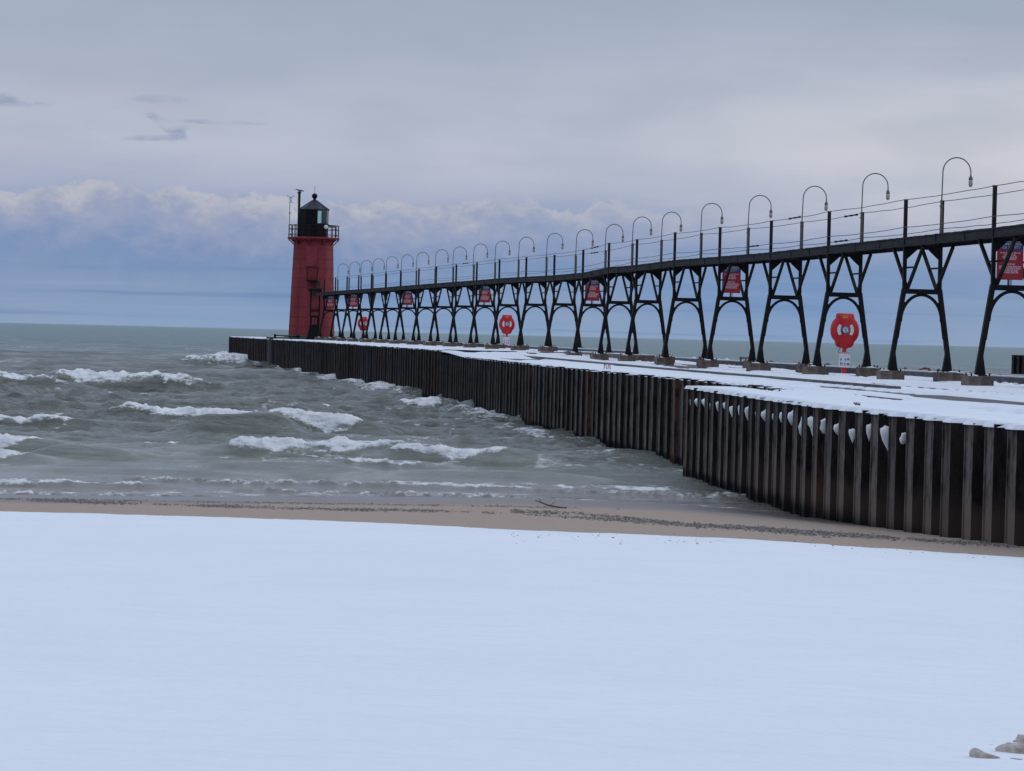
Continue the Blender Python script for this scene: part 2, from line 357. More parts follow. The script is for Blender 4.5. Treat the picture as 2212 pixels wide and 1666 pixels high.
# ------------------------------------------------------------ lake
def water_mat():
    m_ = bpy.data.materials.new('grey_green_lake_water'); m_.use_nodes = True; n = NT(m_.node_tree)
    pos = n.n('ShaderNodeNewGeometry').outputs['Position']
    yy = n.n('ShaderNodeSeparateXYZ', {0: pos}).outputs[1]
    foam = n.n('ShaderNodeAttribute', attribute_name='foam').outputs['Fac']
    shal = n.n('ShaderNodeAttribute', attribute_name='shallow').outputs['Fac']
    far = n.sstep(yy, 90., 500.)
    patch = n.n('ShaderNodeTexNoise', {'Vector': n.n('ShaderNodeMapping', {'Vector': pos, 'Scale': (.09, .03, 1)}).outputs[0], 'Scale': 3., 'Detail': 7, 'Roughness': .75}).outputs[0]  # turbidity tones; also paints light and dark wave faces into the body colour
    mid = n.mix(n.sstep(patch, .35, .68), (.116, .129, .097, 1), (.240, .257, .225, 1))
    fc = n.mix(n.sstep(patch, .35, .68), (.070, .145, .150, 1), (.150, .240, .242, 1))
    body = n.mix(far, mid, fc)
    body = n.mix(shal, body, (.17, .15, .13, 1))
    r = n.m('ADD', n.m('MULTIPLY', far, .20), .10)
    w1 = n.n('ShaderNodeTexNoise', {'Vector': n.n('ShaderNodeMapping', {'Vector': pos, 'Scale': (.45, 1, 1)}).outputs[0], 'Scale': 1.6, 'Detail': 8, 'Roughness': .62, 'Distortion': .3}).outputs[0]
    w2 = n.n('ShaderNodeTexNoise', {'Vector': n.n('ShaderNodeMapping', {'Vector': pos, 'Scale': (.5, 1, 1)}).outputs[0], 'Scale': .22, 'Detail': 6, 'Roughness': .6}).outputs[0]
    rg1 = n.m('SUBTRACT', 1., n.m('ABSOLUTE', n.m('SUBTRACT', n.m('MULTIPLY', w1, 2.), 1.)))
    w3 = n.n('ShaderNodeTexNoise', {'Vector': n.n('ShaderNodeMapping', {'Vector': pos, 'Scale': (.5, 1, 1)}).outputs[0], 'Scale': .75, 'Detail': 9, 'Roughness': .66, 'Distortion': .5}).outputs[0]
    rg3 = n.m('SUBTRACT', 1., n.m('ABSOLUTE', n.m('SUBTRACT', n.m('MULTIPLY', w3, 2.), 1.)))
    h = n.m('ADD', n.m('ADD', n.m('MULTIPLY', rg1, .22), n.m('MULTIPLY', rg3, .5)), n.m('MULTIPLY', n.m('MULTIPLY', w2, far), 3.2))
    calm = n.m('ADD', .28, n.m('MULTIPLY', n.sstep(yy, 54., 88.), .72))
    bp = n.n('ShaderNodeBump', {'Height': h, 'Strength': calm, 'Distance': 1.})
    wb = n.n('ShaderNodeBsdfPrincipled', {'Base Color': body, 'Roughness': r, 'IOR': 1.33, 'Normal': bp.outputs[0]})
    fn = n.n('ShaderNodeTexNoise', {'Vector': n.n('ShaderNodeMapping', {'Vector': pos, 'Scale': (.7, 1, 2)}).outputs[0], 'Scale': 3.2, 'Detail': 9, 'Roughness': .72}).outputs[0]
    fn2 = n.n('ShaderNodeTexNoise', {'Vector': n.n('ShaderNodeMapping', {'Vector': pos, 'Scale': (.8, .8, 2)}).outputs[0], 'Scale': 9., 'Detail': 7, 'Roughness': .75}).outputs[0]
    ff = n.sstep(n.m('ADD', n.m('ADD', foam, n.m('MULTIPLY', n.m('SUBTRACT', fn, .5), 1.7)), n.m('MULTIPLY', n.m('SUBTRACT', fn2, .5), 1.6)), .28, .82)
    ff = n.m('MULTIPLY', ff, n.sstep(foam, .02, .15))
    fb = n.n('ShaderNodeBump', {'Height': fn, 'Strength': .75, 'Distance': .22})
    fo = n.n('ShaderNodeBsdfPrincipled', {'Base Color': n.mix(n.sstep(fn, .35, .6), (.60, .65, .66, 1), (.93, .94, .945, 1)), 'Roughness': .9, 'Normal': fb.outputs[0]})
    mx = n.n('ShaderNodeMixShader', {0: ff, 1: wb.outputs[0], 2: fo.outputs[0]})
    n.n('ShaderNodeOutputMaterial', {0: mx.outputs[0]}); return m_
inv = np.linspace(1/44.0, 1/900.0, 900); rows = np.concatenate([1/inv, [1000, 1300, 1800, 2600, 4000, 7000, 14000]])
rows[0] = 44
tan_in = np.linspace(-.21, .21, 760)
tans = uniq(np.array([-6, -3, -2, -1.4, -1, -.8, -.6, -.5, -.4, -.34, -.3, -.27, -.24, -.22]), tan_in, -np.array([-6, -3, -2, -1.4, -1, -.8, -.6, -.5, -.4, -.34, -.3, -.27, -.24, -.22]))
TT, RR = np.meshgrid(tans, rows); WX = TT*RR; WY = RR.copy()
drow = np.gradient(rows)[:, None]*np.ones_like(TT)
H = np.zeros_like(WX); warpx = 3*(fbm(WX*.05, WY*.05, 31, 2)-.5); warpy = 4*(fbm(WX*.04, WY*.07, 32, 2)-.5)
for k in range(70):
    lam = 1.3*(13/1.3)**(RNG.random()); ang = RNG.normal(0, .30+.5*(lam < 4)); a = .0125*lam**.62*RNG.uniform(.6, 1.2)
    kx, ky = math.sin(ang)*2*math.pi/lam, math.cos(ang)*2*math.pi/lam
    ph = kx*(WX+warpx)+ky*(WY+warpy)+RNG.uniform(0, 6.28)
    att = ss(lam/drow, 1.6, 4.)
    s_ = np.sin(ph); H += a*att*((1-np.abs(s_))*1.5-.6 if lam < 4 else s_+.25*np.cos(2*ph))
offs = WY-shore(WX)
amp = .05+.95*ss(offs, 3, 55)
H *= amp*(.65+.9*fbm(WX*.03, WY*.05, 40, 3))
for sc_, am_ in ((.45, .10), (.9, .075), (1.9, .05), (4., .025)):
    at_ = ss(1/sc_/drow, .8, 2.2)
    n_ = 1-2*np.abs(fbm(WX*sc_*.55+warpx, WY*sc_+warpy, int(sc_*10), 2)-.5); H += am_*(n_-.8)*1.6*at_*(.14+.96*ss(offs, 5, 38))
foam = np.zeros_like(H)
def hor(px): return 696+54*px/2212
def breaker(xl, xr, yt, yb, fm=1., hs=1., tilt=0.):
    xm = (xl+xr)/2; yh = hor(xm); d = CAMZ*F0/(yb-yh); h = max(.08, (CAMZ-(yt-yh)*(d+.6)/F0))*hs
    X0 = (xl-CX0)/F0*d; X1 = (xr-CX0)/F0*d; xc = (X0+X1)/2; hw = (X1-X0)/2*1.15
    front = .30+.50*h; back = 1.2+3.4*h
    r0, r1 = np.searchsorted(rows, [d-5-.04*d, d+4*back+8]); sl_ = slice(max(0, r0), r1)
    wx, wy = WX[sl_], WY[sl_]; HH = H[sl_]; FF = foam[sl_]
    if wx.size == 0: return
    yc = d + .5 + 1.8*(fbm(wx*.16, wx*0+d, 50, 4)-.5)*min(1, h*2) + tilt*(wx-xc)
    u = wy-yc
    prof = np.where(u < 0, np.exp(-(u/front)**2), np.exp(-(u/back)**2))
    xw = wx-xc+.35*hw*(fbm(wx*.18, wy*.3, 57, 3)-.5)
    lat = ss(hw-np.abs(xw)+.25*hw+.9, 0, .6*hw+.9)
    taper = np.clip(1-(np.abs(xw)/(hw*1.02))**2.4, 0, 1)           # the white water thins towards both ends
    lump = fbm(wx*1.7, wy*1.7, 60, 4); fine_ = fbm(wx*5, wy*4, 64, 3)
    HH[:] = HH*(1-.75*prof*lat)+h*prof*lat*(.80+.40*fbm(wx*.9, wx*0+2, 61, 3))
    if fm:
        jag = front*(1.5*(fbm(wx*.9, wx*0+d*3, 63, 5)-.5)+1.0*(lump-.5))
        toe = -front*(.15+.80*taper)
        fr = ss(u+jag, toe-.25*front, toe+.45*front)*ss(u+.6*jag, (.35+.9*h)*(.4+.6*taper), -.1)*ss(taper, .0, .12)
        HH[:] = HH+(.75*min(h, .6)*(lump-.42)+.22*(fine_-.5))*fr
        FF[:] = np.maximum(FF, fm*fr*(.62+.7*fine_))
        tr = ss(u, -.2, .3)*ss(u, 5.5*h+2., .2)*ss(taper, 0, .4)     # thin trailing foam behind the crest
        lace = ss(1-np.abs(2*fbm(wx*.8, wy*.5, 66, 4)-1), .86, .97)
        FF[:] = np.maximum(FF, fm*tr*(.24+.34*lace))
for b_ in [(-420, 128, 810, 836), (118, 392, 809, 843), (-300, 148, 898, 919), (252, 550, 882, 911), (600, 806, 903, 945), (-160, 78, 943, 973), (-200, 52, 974, 996),
           (528, 862, 953, 986), (872, 1094, 969, 998), (700, 905, 990, 1009, .8, .7), (398, 592, 767, 789), (395, 520, 771, 792, .8), (862, 950, 862, 889), (660, 778, 877, 888, .8, .6),
           (-500, 262, 1031, 1048, .85, .8), (250, 850, 1038, 1049, .45, .7), (836, 1130, 1043, 1059, .8, .8), (1120, 1370, 1048, 1062, .55, .7), (1345, 1465, 1048, 1067, .8, .7),
           (-300, 500, 1064, 1074, .45, .4), (520, 1150, 1066, 1074, .4, .4), (1150, 1750, 1066, 1074, .4, .4),
           (310, 380, 955, 962, .7, .6), (800, 832, 862, 870, .7, .6), (1150, 1200, 938, 948, .7, .6), (640, 700, 790, 798, .7, .6), (320, 350, 762, 768, .7, .5), (485, 510, 760, 768, .7, .5)]:
    breaker(*(b_ if len(b_) > 4 else b_+(1., 1.08)))
for b_ in [(425, 612, 905, 947, 0, 1.3), (20, 420, 905, 925, 0, .5), (-200, 300, 862, 880, 0, .7), (560, 900, 862, 880, 0, .7), (1060, 1150, 972, 1000, 0, .9), (120, 240, 945, 985, 0, .6), (130, 260, 905, 925, 0, .6), (940, 1230, 1005, 1035, 0, .5), (500, 700, 985, 1015, 0, .5),
           (700, 1000, 830, 850, 0, .6), (380, 560, 850, 868, 0, .6), (900, 1100, 905, 925, 0, .6), (100, 420, 1000, 1024, 0, .4), (240, 430, 880, 900, 0, .8), (-100, 900, 740, 746, 0, .8), (1000, 1250, 940, 958, 0, .6)]:
    breaker(*b_)
crest = ss(H, .34, .60)*ss(fbm(WX*.25, WY*.25, 70, 3), .48, .7)*ss(WY, 60, 90)
foam = np.maximum(foam, .55*crest)
zone = ss(WY, 54, 62)*ss(WY, 175, 110)*ss(fbm(WX*.11, WY*.07, 71, 3), .45, .62)
foam = np.maximum(foam, .40*zone*ss(1-np.abs(2*fbm(WX*.45+warpx, WY*.55, 72, 4)-1), .90, .98))
far_caps = ss(fbm(WX*.12, WY*.05, 77, 5), .72, .80)*ss(WY, 120, 200)*ss(WY, 900, 400)
foam = np.maximum(foam, .35*far_caps)
shal = ss(offs, 7, .5)
foam = np.maximum(foam, .42*ss(fbm(WX*.9, WY*1.6, 81, 4), .5, .66)*ss(offs, 1.8, .4))
HB = H + .012
WALLFOAM = []          # filled after the walls are laid out

# ------------------------------------------------------------ walls of the pier
ZA, ZB, ZC = CAMZ-1.06, CAMZ-.96, CAMZ-.78
PA = [Vector((10.6, 5, ZA)), on_z(2212, 925, ZA), on_z(1776, 878, ZA), on_z(1480, 836, ZA)]
p0 = on_z(1482, 819, ZB); p1 = on_z(1231.6, 795.5, ZB); p2 = p0.lerp(p1, 1.0); p2 = on_z(928, 763.5, ZB); p2 = p1.lerp(p2, (125-p1.y)/(p2.y-p1.y)); pc0 = Vector((p2.x+.05, 124.9, ZC))
PBl = [p0+(p0-p1).normalized()*13, p0, p1, p2]
PC = [pc0, on_z(656, 737.0, ZC), on_z(495, 727.6, ZC)]
for q_ in PA+PBl+PC[:0]: q_.x += .27             # the measured line is the outer flange face
p0 = PBl[1]; PC[0].x = PBl[3].x+.05
for q_ in PC[1:]: q_.x += .27
PITCH_P = .914
PR = [(.0, .0), (.177, .0), (.287, .29), (.627, .29), (.737, .0), (.914, .0)]
def pile_mesh(zt, zb=-1.3):
    m_ = MB(); th_ = .014; n = len(PR)
    vo = [(x, y) for x, y in PR]; vi = [(x, y-th_) for x, y in PR]
    vs = [(x, y, zb) for x, y in vo]+[(x, y, zt) for x, y in vo]+[(x, y, zb) for x, y in vi]+[(x, y, zt) for x, y in vi]
    for i in range(n-1):
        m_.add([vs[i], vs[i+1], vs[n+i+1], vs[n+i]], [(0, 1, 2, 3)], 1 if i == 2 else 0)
        m_.add([vs[2*n+i], vs[3*n+i], vs[3*n+i+1], vs[2*n+i+1]], [(0, 1, 2, 3)], 0)
        m_.add([vs[n+i], vs[n+i+1], vs[3*n+i+1], vs[3*n+i]], [(0, 1, 2, 3)], 0)
    # interlock ridge on the outer flange
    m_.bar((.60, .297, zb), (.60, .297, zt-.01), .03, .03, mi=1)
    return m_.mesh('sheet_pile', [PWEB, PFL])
def walk(poly, pitch):
    out = []; i = 0; pos = poly[0].copy(); rest = [p.copy() for p in poly]
    for a, b in zip(poly[:-1], poly[1:]):
        L = (b-a).length; n = max(1, round(L/pitch)); k = L/n; d = (b-a).normalized()
        for j in range(n): out.append((a+d*(j*k), math.atan2(d.y, d.x), k/pitch))
    return out
lump_meshes = []
for k in range(4):
    m_ = MB(); n = 10
    prof = [[(0.01, -.30), (.04, -.20), (.075, -.10), (.09, 0), (.075, .06), (.03, .09)], [(.02, -.16), (.07, -.11), (.10, -.02), (.09, .06), (.04, .10), (.01, .11)], [(.01, -.38), (.03, -.26), (.05, -.12), (.085, -.02), (.08, .07), (.02, .10)], [(.02, -.22), (.08, -.17), (.09, -.06), (.07, .03), (.08, .08), (.02, .11)]][k]
    m_.lathe(prof, n); rr = random.Random(k)
    m_.v = [(x*(1+rr.uniform(-.2, .2)), y*(1+rr.uniform(-.2, .2)), z+rr.uniform(-.02, .02)) for x, y, z in m_.v]
    lump_meshes.append(m_.mesh('snow_lump', SNOW, True))
def build_wall(poly, z, label, lumps=False):
    root = thing('sheet_pile_wall', label, 'pile wall', poly[0])
    me = pile_mesh(z, -1.3 if z < 3 else -1); seq = walk(poly, PITCH_P); R_ = random.Random(int(z*100))
    for i, (p, a, k) in enumerate(seq):
        o = link('sheet_pile', me, root)
        q = Vector((math.cos(a+math.pi/2), math.sin(a+math.pi/2), 0))*R_.uniform(-.02, .02)
        o.location = (p.x-poly[0].x+q.x, p.y-poly[0].y+q.y, -poly[0].z+R_.uniform(-.02, .015)); o.rotation_euler = (0, 0, a); o.scale = (k, 1, 1)
        if lumps and 32 < p.y < 62.5 and not (i % 7 == 3 and p.y < 41) and R_.random() < (.97 if p.y > 41.5 else .35):
            s_ = link('snow_lump', R_.choice(lump_meshes), o); f = R_.uniform(.65, 1.15)
            s_.location = (.215, .19, z-.30+R_.uniform(-.05, .05)); s_.scale = (.6*f, f, f*R_.uniform(.75, 1.15)); s_.rotation_euler = (R_.uniform(-.25, .15), 0, R_.uniform(-.5, .5))
    return seq
seqA = build_wall(PA, ZA-.0, 'near stretch of corrugated black steel wall with snow clumps, rising out of the sand', True)
# end return of the near stretch
dA = (PA[3]-PA[2]).normalized(); nA = Vector((-dA.y, dA.x, 0))
endA = PA[3]-nA*2.2
rt = thing('sheet_pile_wall', 'short black steel end wall closing the low snowy ledge in the water', 'pile wall', PA[3])
me_ = pile_mesh(ZA)
for i in range(2):
    o = link('sheet_pile', me_, rt); a = math.atan2(-nA.y, -nA.x)
    o.location = (-nA.x*i*.914, -nA.y*i*.914, -ZA); o.rotation_euler = (0, 0, a)
    # facing up the lake
    o.scale = (1, 1, 1)
seqB = build_wall(PBl, ZB, 'long middle stretch of corrugated black steel pier wall standing in the waves')
seqC = build_wall(PC, ZC, 'far raised stretch of corrugated steel pier wall below the lighthouse')
dC = (PC[2]-PC[1]).normalized(); nC = Vector((-dC.y, dC.x, 0))
re_ = thing('sheet_pile_wall', 'steel end wall across the outer tip of the pier', 'pile wall', PC[2])
meC = pile_mesh(ZC)
for i in range(9):
    o = link('sheet_pile', meC, re_); a = math.atan2(-nC.y, -nC.x)
    o.location = (-nC.x*i*.914, -nC.y*i*.914, -ZC); o.rotation_euler = (0, 0, a)
# wash along the wall foot
px_ = np.array([[p.x, p.y] for p in (PA[1:]+[PBl[1], PBl[2], PBl[3]]+PC)])
order = np.argsort(px_[:, 1]); wl = np.interp(WY, px_[order, 1], px_[order, 0])
gap = wl-WX
nearw = ss(gap, 3.4, .5)*(gap > -1.5)*ss(WY, 56, 75)*(WY < 245)
HB += nearw*(.30*(fbm(WX*.35, WY*.35, 90, 4)-.35))
foam = np.maximum(foam, nearw*ss(fbm(WX*.55, WY*.25, 91, 5), .46, .64)*.80)
edgew = ss(gap, 1.5, .5)*(gap > -1.5)*(WY > 100)*(WY < 245)
foam = np.maximum(foam, edgew*.62*ss(fbm(WX*.3, WY*.12, 92, 3), .4, .6))
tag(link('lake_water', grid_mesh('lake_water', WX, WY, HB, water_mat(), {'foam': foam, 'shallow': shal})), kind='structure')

# ------------------------------------------------------------ catwalk line
CY_ = [20, 66, 110.1, 148.4, 201, 206, 210.5] 
def _cx():
    out = []
    for d_, px in ((66, 2148), (110.1, 1375.6), (148.4, 1030), (201, 724.8), (206, 700), (210.5, 682)): out.append(x_at(px, d_, 5.85))
    return out
c_ = _cx(); sl = (c_[1]-c_[0])/44.1
CX_ = [c_[0]-46*sl] + c_
def cx(y): return float(np.interp(y, CY_, CX_))
def heading(y):
    ya_, yb_ = max(21, y-6), min(y+6, 204); return math.atan2(-(cx(yb_)-cx(ya_)), yb_-ya_)
MEAS = [(2148, 493), (1956, 514), (1790.6, 531.8), (1665.6, 546.2), (1555, 555.2), (1457.7, 562.8), (1375.6, 573.3), (1315.3, 578.6), (1259.5, 590), (1197.5, 595.6), (1136.8, 598.7),
        (1078.7, 602), (1030, 606.2), (985.5, 609.4), (942.4, 612.6), (904.8, 615.6), (865.4, 618.5), (833.2, 621.3), (802.5, 623.6), (774.8, 625.8), (749.8, 627.4), (724.8, 629), (701, 631.8)]
BENTS = []
for px, py in MEAS:
    lo, hi = 50., 210.
    for _ in range(50):
        m_ = (lo+hi)/2; q = at_y(px, py, m_)
        if q.x < cx(m_): lo = m_
        else: hi = m_
    q = at_y(px, py, lo); BENTS.append([q.y, q.z])
NEAR = [[66-7.5*k, 5.80] for k in (3, 2, 1)]
zs = np.array([b[1] for b in BENTS]); print('catwalk z', np.round(zs, 2)); print('depths', np.round([b[0] for b in BENTS], 1))
ALLB = NEAR+BENTS
def deckz(y): return ZB if y < 125 else ZC
WHALF = .475; FOOT = .27
NCOS = Vector((1, 0, 0))

# right (channel) edge of the pier: 2.3 m beyond the right-hand legs
def redge(y): h_ = heading(y); return cx(y)+ (1.0+2.4)/math.cos(h_)
def lwall(y, which):
    pl = {'A': PA, 'B': PBl, 'C': PC}[which]; ys = [p.y for p in pl]; xs = [p.x for p in pl]
    if which == 'B' and y < ys[0]:
        return xs[0]+(ys[0]-y)*.128
    return float(np.interp(y, ys, xs))
def corr_line(seq):                       # corrugated outline (x, y) of a wall
    out = []
    for p, a, k in seq:
        c, s_ = math.cos(a), math.sin(a)
        for (x, y) in PR[:-1]: out.append((p.x+c*x*k-s_*(y+.0), p.y+s_*x*k+c*(y+.0)))
    return out
def deck(name, seq, rightf, z, ypad0=None, thick=.5):
    m_ = MB(); ln = corr_line(seq); ln = [(x+.08, y) for x, y in ln]
    if ypad0 is not None:
        n_ = 12; y0, y1 = ypad0, ln[0][1]
        ln = [(lwall(y0+(y1-y0)*i/n_, 'B')-.0, y0+(y1-y0)*i/n_) for i in range(n_)]+ln
    rt_ = [(rightf(y), y) for x, y in ln]; n = len(ln)
    vs = [(x, y, z) for x, y in ln]+[(x, y, z) for x, y in rt_]+[(x, y, z-thick) for x, y in ln]+[(x, y, -1.3) for x, y in rt_]
    fs = []
    for i in range(n-1): fs += [(i, n+i, n+i+1, i+1), (i, i+1, 2*n+i+1, 2*n+i), (n+i, 3*n+i, 3*n+i+1, n+i+1)]
    fs += [(0, 2*n, 3*n, n), (n-1, 2*n-1, 4*n-1, 3*n-1)]
    m_.add(vs, fs); return tag(m_.build(name, CONCD), kind='structure')
deck('pier_ledge', [s for s in seqA], lambda y: lwall(y, 'B')+.06, ZA-.012)
deck('pier_deck', seqB, redge, ZB-.015, ypad0=5)
deck('pier_deck_raised', seqC, redge, ZC-.015)
# end closure of ledge
m_ = MB(); m_.prism([(0, -1.3), (0, ZA-.05), (2.6, ZA-.05), (2.6, -1.3)], 0, .1); o = m_.build('ledge_end', CONCD); o.location = (PA[3].x+.1, PA[3].y+.1, 0); o.rotation_euler = (0, 0, math.atan2(-nA.y, -nA.x)); tag(o, kind='structure')

# ---- snow lying on the pier (a real sheet that dips below the concrete where it is bare)
def snow_sheet(name, lf, rf, zf, ys, cols, thick, barefun, label):
    U, YY = np.meshgrid(np.linspace(0, 1, cols), ys)
    L = np.array([lf(y) for y in ys])[:, None]; R_ = np.array([rf(y) for y in ys])[:, None]
    XX = L+(R_-L)*U; across = (R_-L)*U
    h = thick*(.75+.5*fbm(XX*.7, YY*.4, 101, 4)) - barefun(XX, YY, across)
    e_ = np.minimum(across, (R_-L)-across)
    h = np.where(e_ < .02, -.02, h)
    ZZ = zf(XX, YY, across)+np.maximum(h, -.02)
    return tag(link(name, grid_mesh(name, XX, YY, ZZ, SNOW)), label, None, None, 'stuff')
def corr_left(seq, poly_extra=-.03):
    ln = corr_line(seq); ys = np.array([p[1] for p in ln]); xs = np.array([p[0] for p in ln])
    o_ = np.argsort(ys, kind='stable'); ys, xs = ys[o_], xs[o_]
    rg = np.random.default_rng(3)
    return lambda y: float(np.interp(y, ys, xs))+poly_extra
lfA = corr_left(seqA, -.05)
def bareA(XX, YY, a): return .09*ss(fbm(a*1.1+5, YY*.12, 111, 4), .66, .80)*ss(a, .5, 1.2) + .10*ss(fbm(a*2.0, YY*.22, 113, 5), .50, .60)*ss(a, 1.0, 1.8)*ss(YY, 53, 46)
# overhanging scalloped lip: fine rows
ysA = np.arange(5.2, PA[3].y+.1, .06)
tag(snow_sheet('ledge_snow', lfA, lambda y: lwall(y, 'B')+.02, lambda X_, Y_, a: ZA-.012+.10*ss(a, .5, 2.0)*ss(Y_, 60, 56)+0*X_, ysA, 34, .05, bareA, 'smooth snow on the low ledge along the near wall'), kind='stuff')
lfB = corr_left(seqB, -.03)
def lB(y): return lfB(y) if y > PBl[0].y+.2 else lwall(y, 'B')+.05
def bareB(XX, YY, a):
    st = fbm(a*1.7, YY*.055, 120, 5); st2 = fbm(a*.8+9, YY*.03, 121, 4)
    b = .11*ss(st, .56, .66)*ss(a, .5, 1.3) + .09*ss(st2, .60, .70)*ss(a, 1.5, 2.5)
    b += .10*ss(fbm(XX*.5, YY*.12, 123, 4), .50, .64)*ss(YY, 82, 100)*ss(a, .3, .8)
    b += .11*ss(fbm(a*1.9, YY*.16, 125, 5), .47, .56)*ss(a, .2, .8)*ss(a, 4.2, 2.4)*ss(YY, 66, 57)
    b += .10*ss(fbm(a*2.6, YY*.05, 127, 4), .55, .60)*ss(a, .8, 1.4)
    return b
snow_sheet('pier_snow', lB, lambda y: redge(y)-.02, lambda X_, Y_, a: ZB-.015+.16*ss(Y_, 112, 124.5)+0*X_, np.arange(5.5, 124.9, .13), 64, .05, bareB, 'streaky snow on the middle pier deck')
lfC = corr_left(seqC, -.03)
def bareC(XX, YY, a): return .10*ss(fbm(a*1.6, YY*.06, 130, 4), .58, .68)*ss(a, .7, 1.2)
snow_sheet('raised_pier_snow', lfC, lambda y: redge(y)-.02, lambda X_, Y_, a: ZC-.015+0*X_, np.arange(125.2, PC[2].y-.1, .25), 40, .06, bareC, 'snow on the raised far pier deck')

# curbs
def curb(name, xf, y0, y1, w, h, m, label, snow=True, zf=deckz, z_off=0):
    ys = np.arange(y0, y1, 3.); m_ = MB()
    for a, b in zip(ys[:-1], ys[1:]):
        b -= .02
        z = zf((a+b)/2)+h/2-.02
        m_.bar((xf(a), a, z), (xf(b), b, z), w, h+.02)
    o = tag(m_.build(name, m), label, 'curb')
    if snow:
        s_ = MB()
        for a, b in zip(ys[:-1], ys[1:]):
            z = zf((a+b)/2)+h
            s_.bar((xf(a)+.03, a, z), (xf(b)+.03, b-.01, z), w*.8, .05)
        s_.build('snow_cap', SNOW, o)
    return o
curb('curb', lambda y: redge(y)-.18, 6, 240, .32, .17, CURB, 'long low grey concrete curb along the channel side of the pier')
curb('timber_curb', lambda y: lwall(y, 'B')+2.15+.01*(y-60), 58, 122, .16, .10, CONCD, 'thin dark timber strip running along the snowy pier deck', False)

# ------------------------------------------------------------ trestles
LEGX0, SPLAY, HB_, CBZ = WHALF, .325, 3.5, 2.16
def legx(z): return LEGX0+SPLAY*max(0., (CBZ-z)/CBZ)
def mk(f, name, m=STEEL):
    b = MB(); f(b); return b.mesh(name, m)
def f_leg(s):
    def f(b):
        b.bar((s*legx(0), 0, 0), (s*legx(CBZ), 0, CBZ), .115, .115, up=(0, 1, 0))
        b.bar((s*LEGX0, 0, CBZ-.02), (s*LEGX0, 0, HB_-.06), .09, .09, up=(0, 1, 0))
        x0, x1 = s*(legx(0)-.05), s*(legx(.45)-.05)
        b.prism([(x0, 0), (x0-s*.15, 0), (x1-s*.01, .48), (x1, .48)] if s > 0 else [(x0, 0), (x1, .48), (x1-s*.01, .48), (x0-s*.15, 0)], -.05, .05)
        b.box((s*(legx(0)-.03), 0, .012), (.34, .3, .024))
    return f
def f_arch(b):
    zc, bb = 1.30, .71; aa = legx(zc)-.055; n = 18
    pts = [(aa*math.cos(math.pi*i/n), 0, zc+bb*math.sin(math.pi*i/n)) for i in range(n+1)]
    for p, q in zip(pts[:-1], pts[1:]): b.bar(p, q, .075, .06, up=(0, 1, 0))
    for s in (-1, 1):
        b.bar((s*(legx(zc)-.05), 0, zc+.02), (s*(legx(.85)-.05), 0, .85), .06, .05, up=(0, 1, 0))
        b.bar((s*legx(1.78), 0, 1.80), (s*aa*math.cos(.75), 0, zc+bb*math.sin(.75)), .045, .05, up=(0, 1, 0))
def f_cross(b):
    b.box((0, 0, CBZ-.065), (2*LEGX0-.08, .16, .13))
    for s in (-1, 1): b.prism([(s*(LEGX0-.04), CBZ), (s*(LEGX0-.04), CBZ+.22), (s*(LEGX0-.14), CBZ)][::s], -.02, .02)
def f_top(b):
    b.box((0, 0, 3.235), (2*LEGX0-.08, .14, .07))
    for s in (-1, 1): b.prism([(s*(LEGX0-.04), 3.262), (s*(LEGX0-.36), 3.262), (s*(LEGX0-.30), 3.17), (s*(LEGX0-.04), 2.93)][::s], -.02, .02)
def f_brace(s, d): 
    return lambda b: b.bar((s*(LEGX0-.085), d*.05, CBZ+.03), (s*(LEGX0-.085), d*1.36, 3.255), .075, .075, up=(1, 0, 0))
def f_tie(s): return lambda b: b.bar((s*(LEGX0-.085), -.74, 2.72), (s*(LEGX0-.085), .74, 2.72), .045, .05, up=(1, 0, 0))
def f_post(s):
    def f(b):
        b.box((s*(LEGX0+.012), 0, HB_+.42), (.085, .085, 1.16)); b.box((s*(LEGX0+.012), 0, HB_+1.005), (.10, .10, .02))
    return f
M_LEG = {s: mk(f_leg(s), 'leg') for s in (-1, 1)}; M_ARCH = mk(f_arch, 'arch'); M_CROSS = mk(f_cross, 'cross_beam'); M_TOP = mk(f_top, 'top_beam')
M_BR = {(s, d): mk(f_brace(s, d), 'knee_brace') for s in (-1, 1) for d in (-1, 1)}; M_TIE = {s: mk(f_tie(s), 'tie_bar') for s in (-1, 1)}
M_POST = {s: mk(f_post(s), 'rail_post', POSTM) for s in (-1, 1)}
def make_trestle():
    r = thing('trestle', '', 'trestle', group='black steel trestles under the walkway')
    for s in (-1, 1):
        link('leg', M_LEG[s], r); link('tie_bar', M_TIE[s], r); link('rail_post', M_POST[s], r)
        for d in (-1, 1): link('knee_brace', M_BR[s, d], r)
    link('arch', M_ARCH, r); link('cross_beam', M_CROSS, r); link('top_beam', M_TOP, r); return r
proto = make_trestle(); TR = []
nb = len(ALLB)
for i, (y, zt) in enumerate(ALLB):
    r = proto if i == 0 else copy_tree(proto)
    h_ = heading(y); base = deckz(y)+FOOT; k = (zt-base)/HB_
    xc = cx(y)+WHALF*math.cos(h_); yc = y+WHALF*math.sin(h_)
    r.location = (xc, yc, base); r.rotation_euler = (0, 0, h_); r.scale = (1, 1, k)
    nf = nb-1-i
    ex = ' framing a red sign' if i-3 in (0, 4, 8, 12, 16, 20, 22) else ''
    if i < 3: r['label'] = 'black steel trestle beyond the right edge of the photo, %s from the camera' % ORD[i]
    elif i == 3: r['label'] = 'nearest black steel trestle at the right edge, framing a large red sign'
    elif i == 5: r['label'] = 'black steel trestle with the largest life ring station under its arch'
    else: r['label'] = 'black arched steel trestle%s, %s from the lighthouse' % (ex, ORD[nf])
    TR.append((r, xc, yc, h_, base, k, nf))
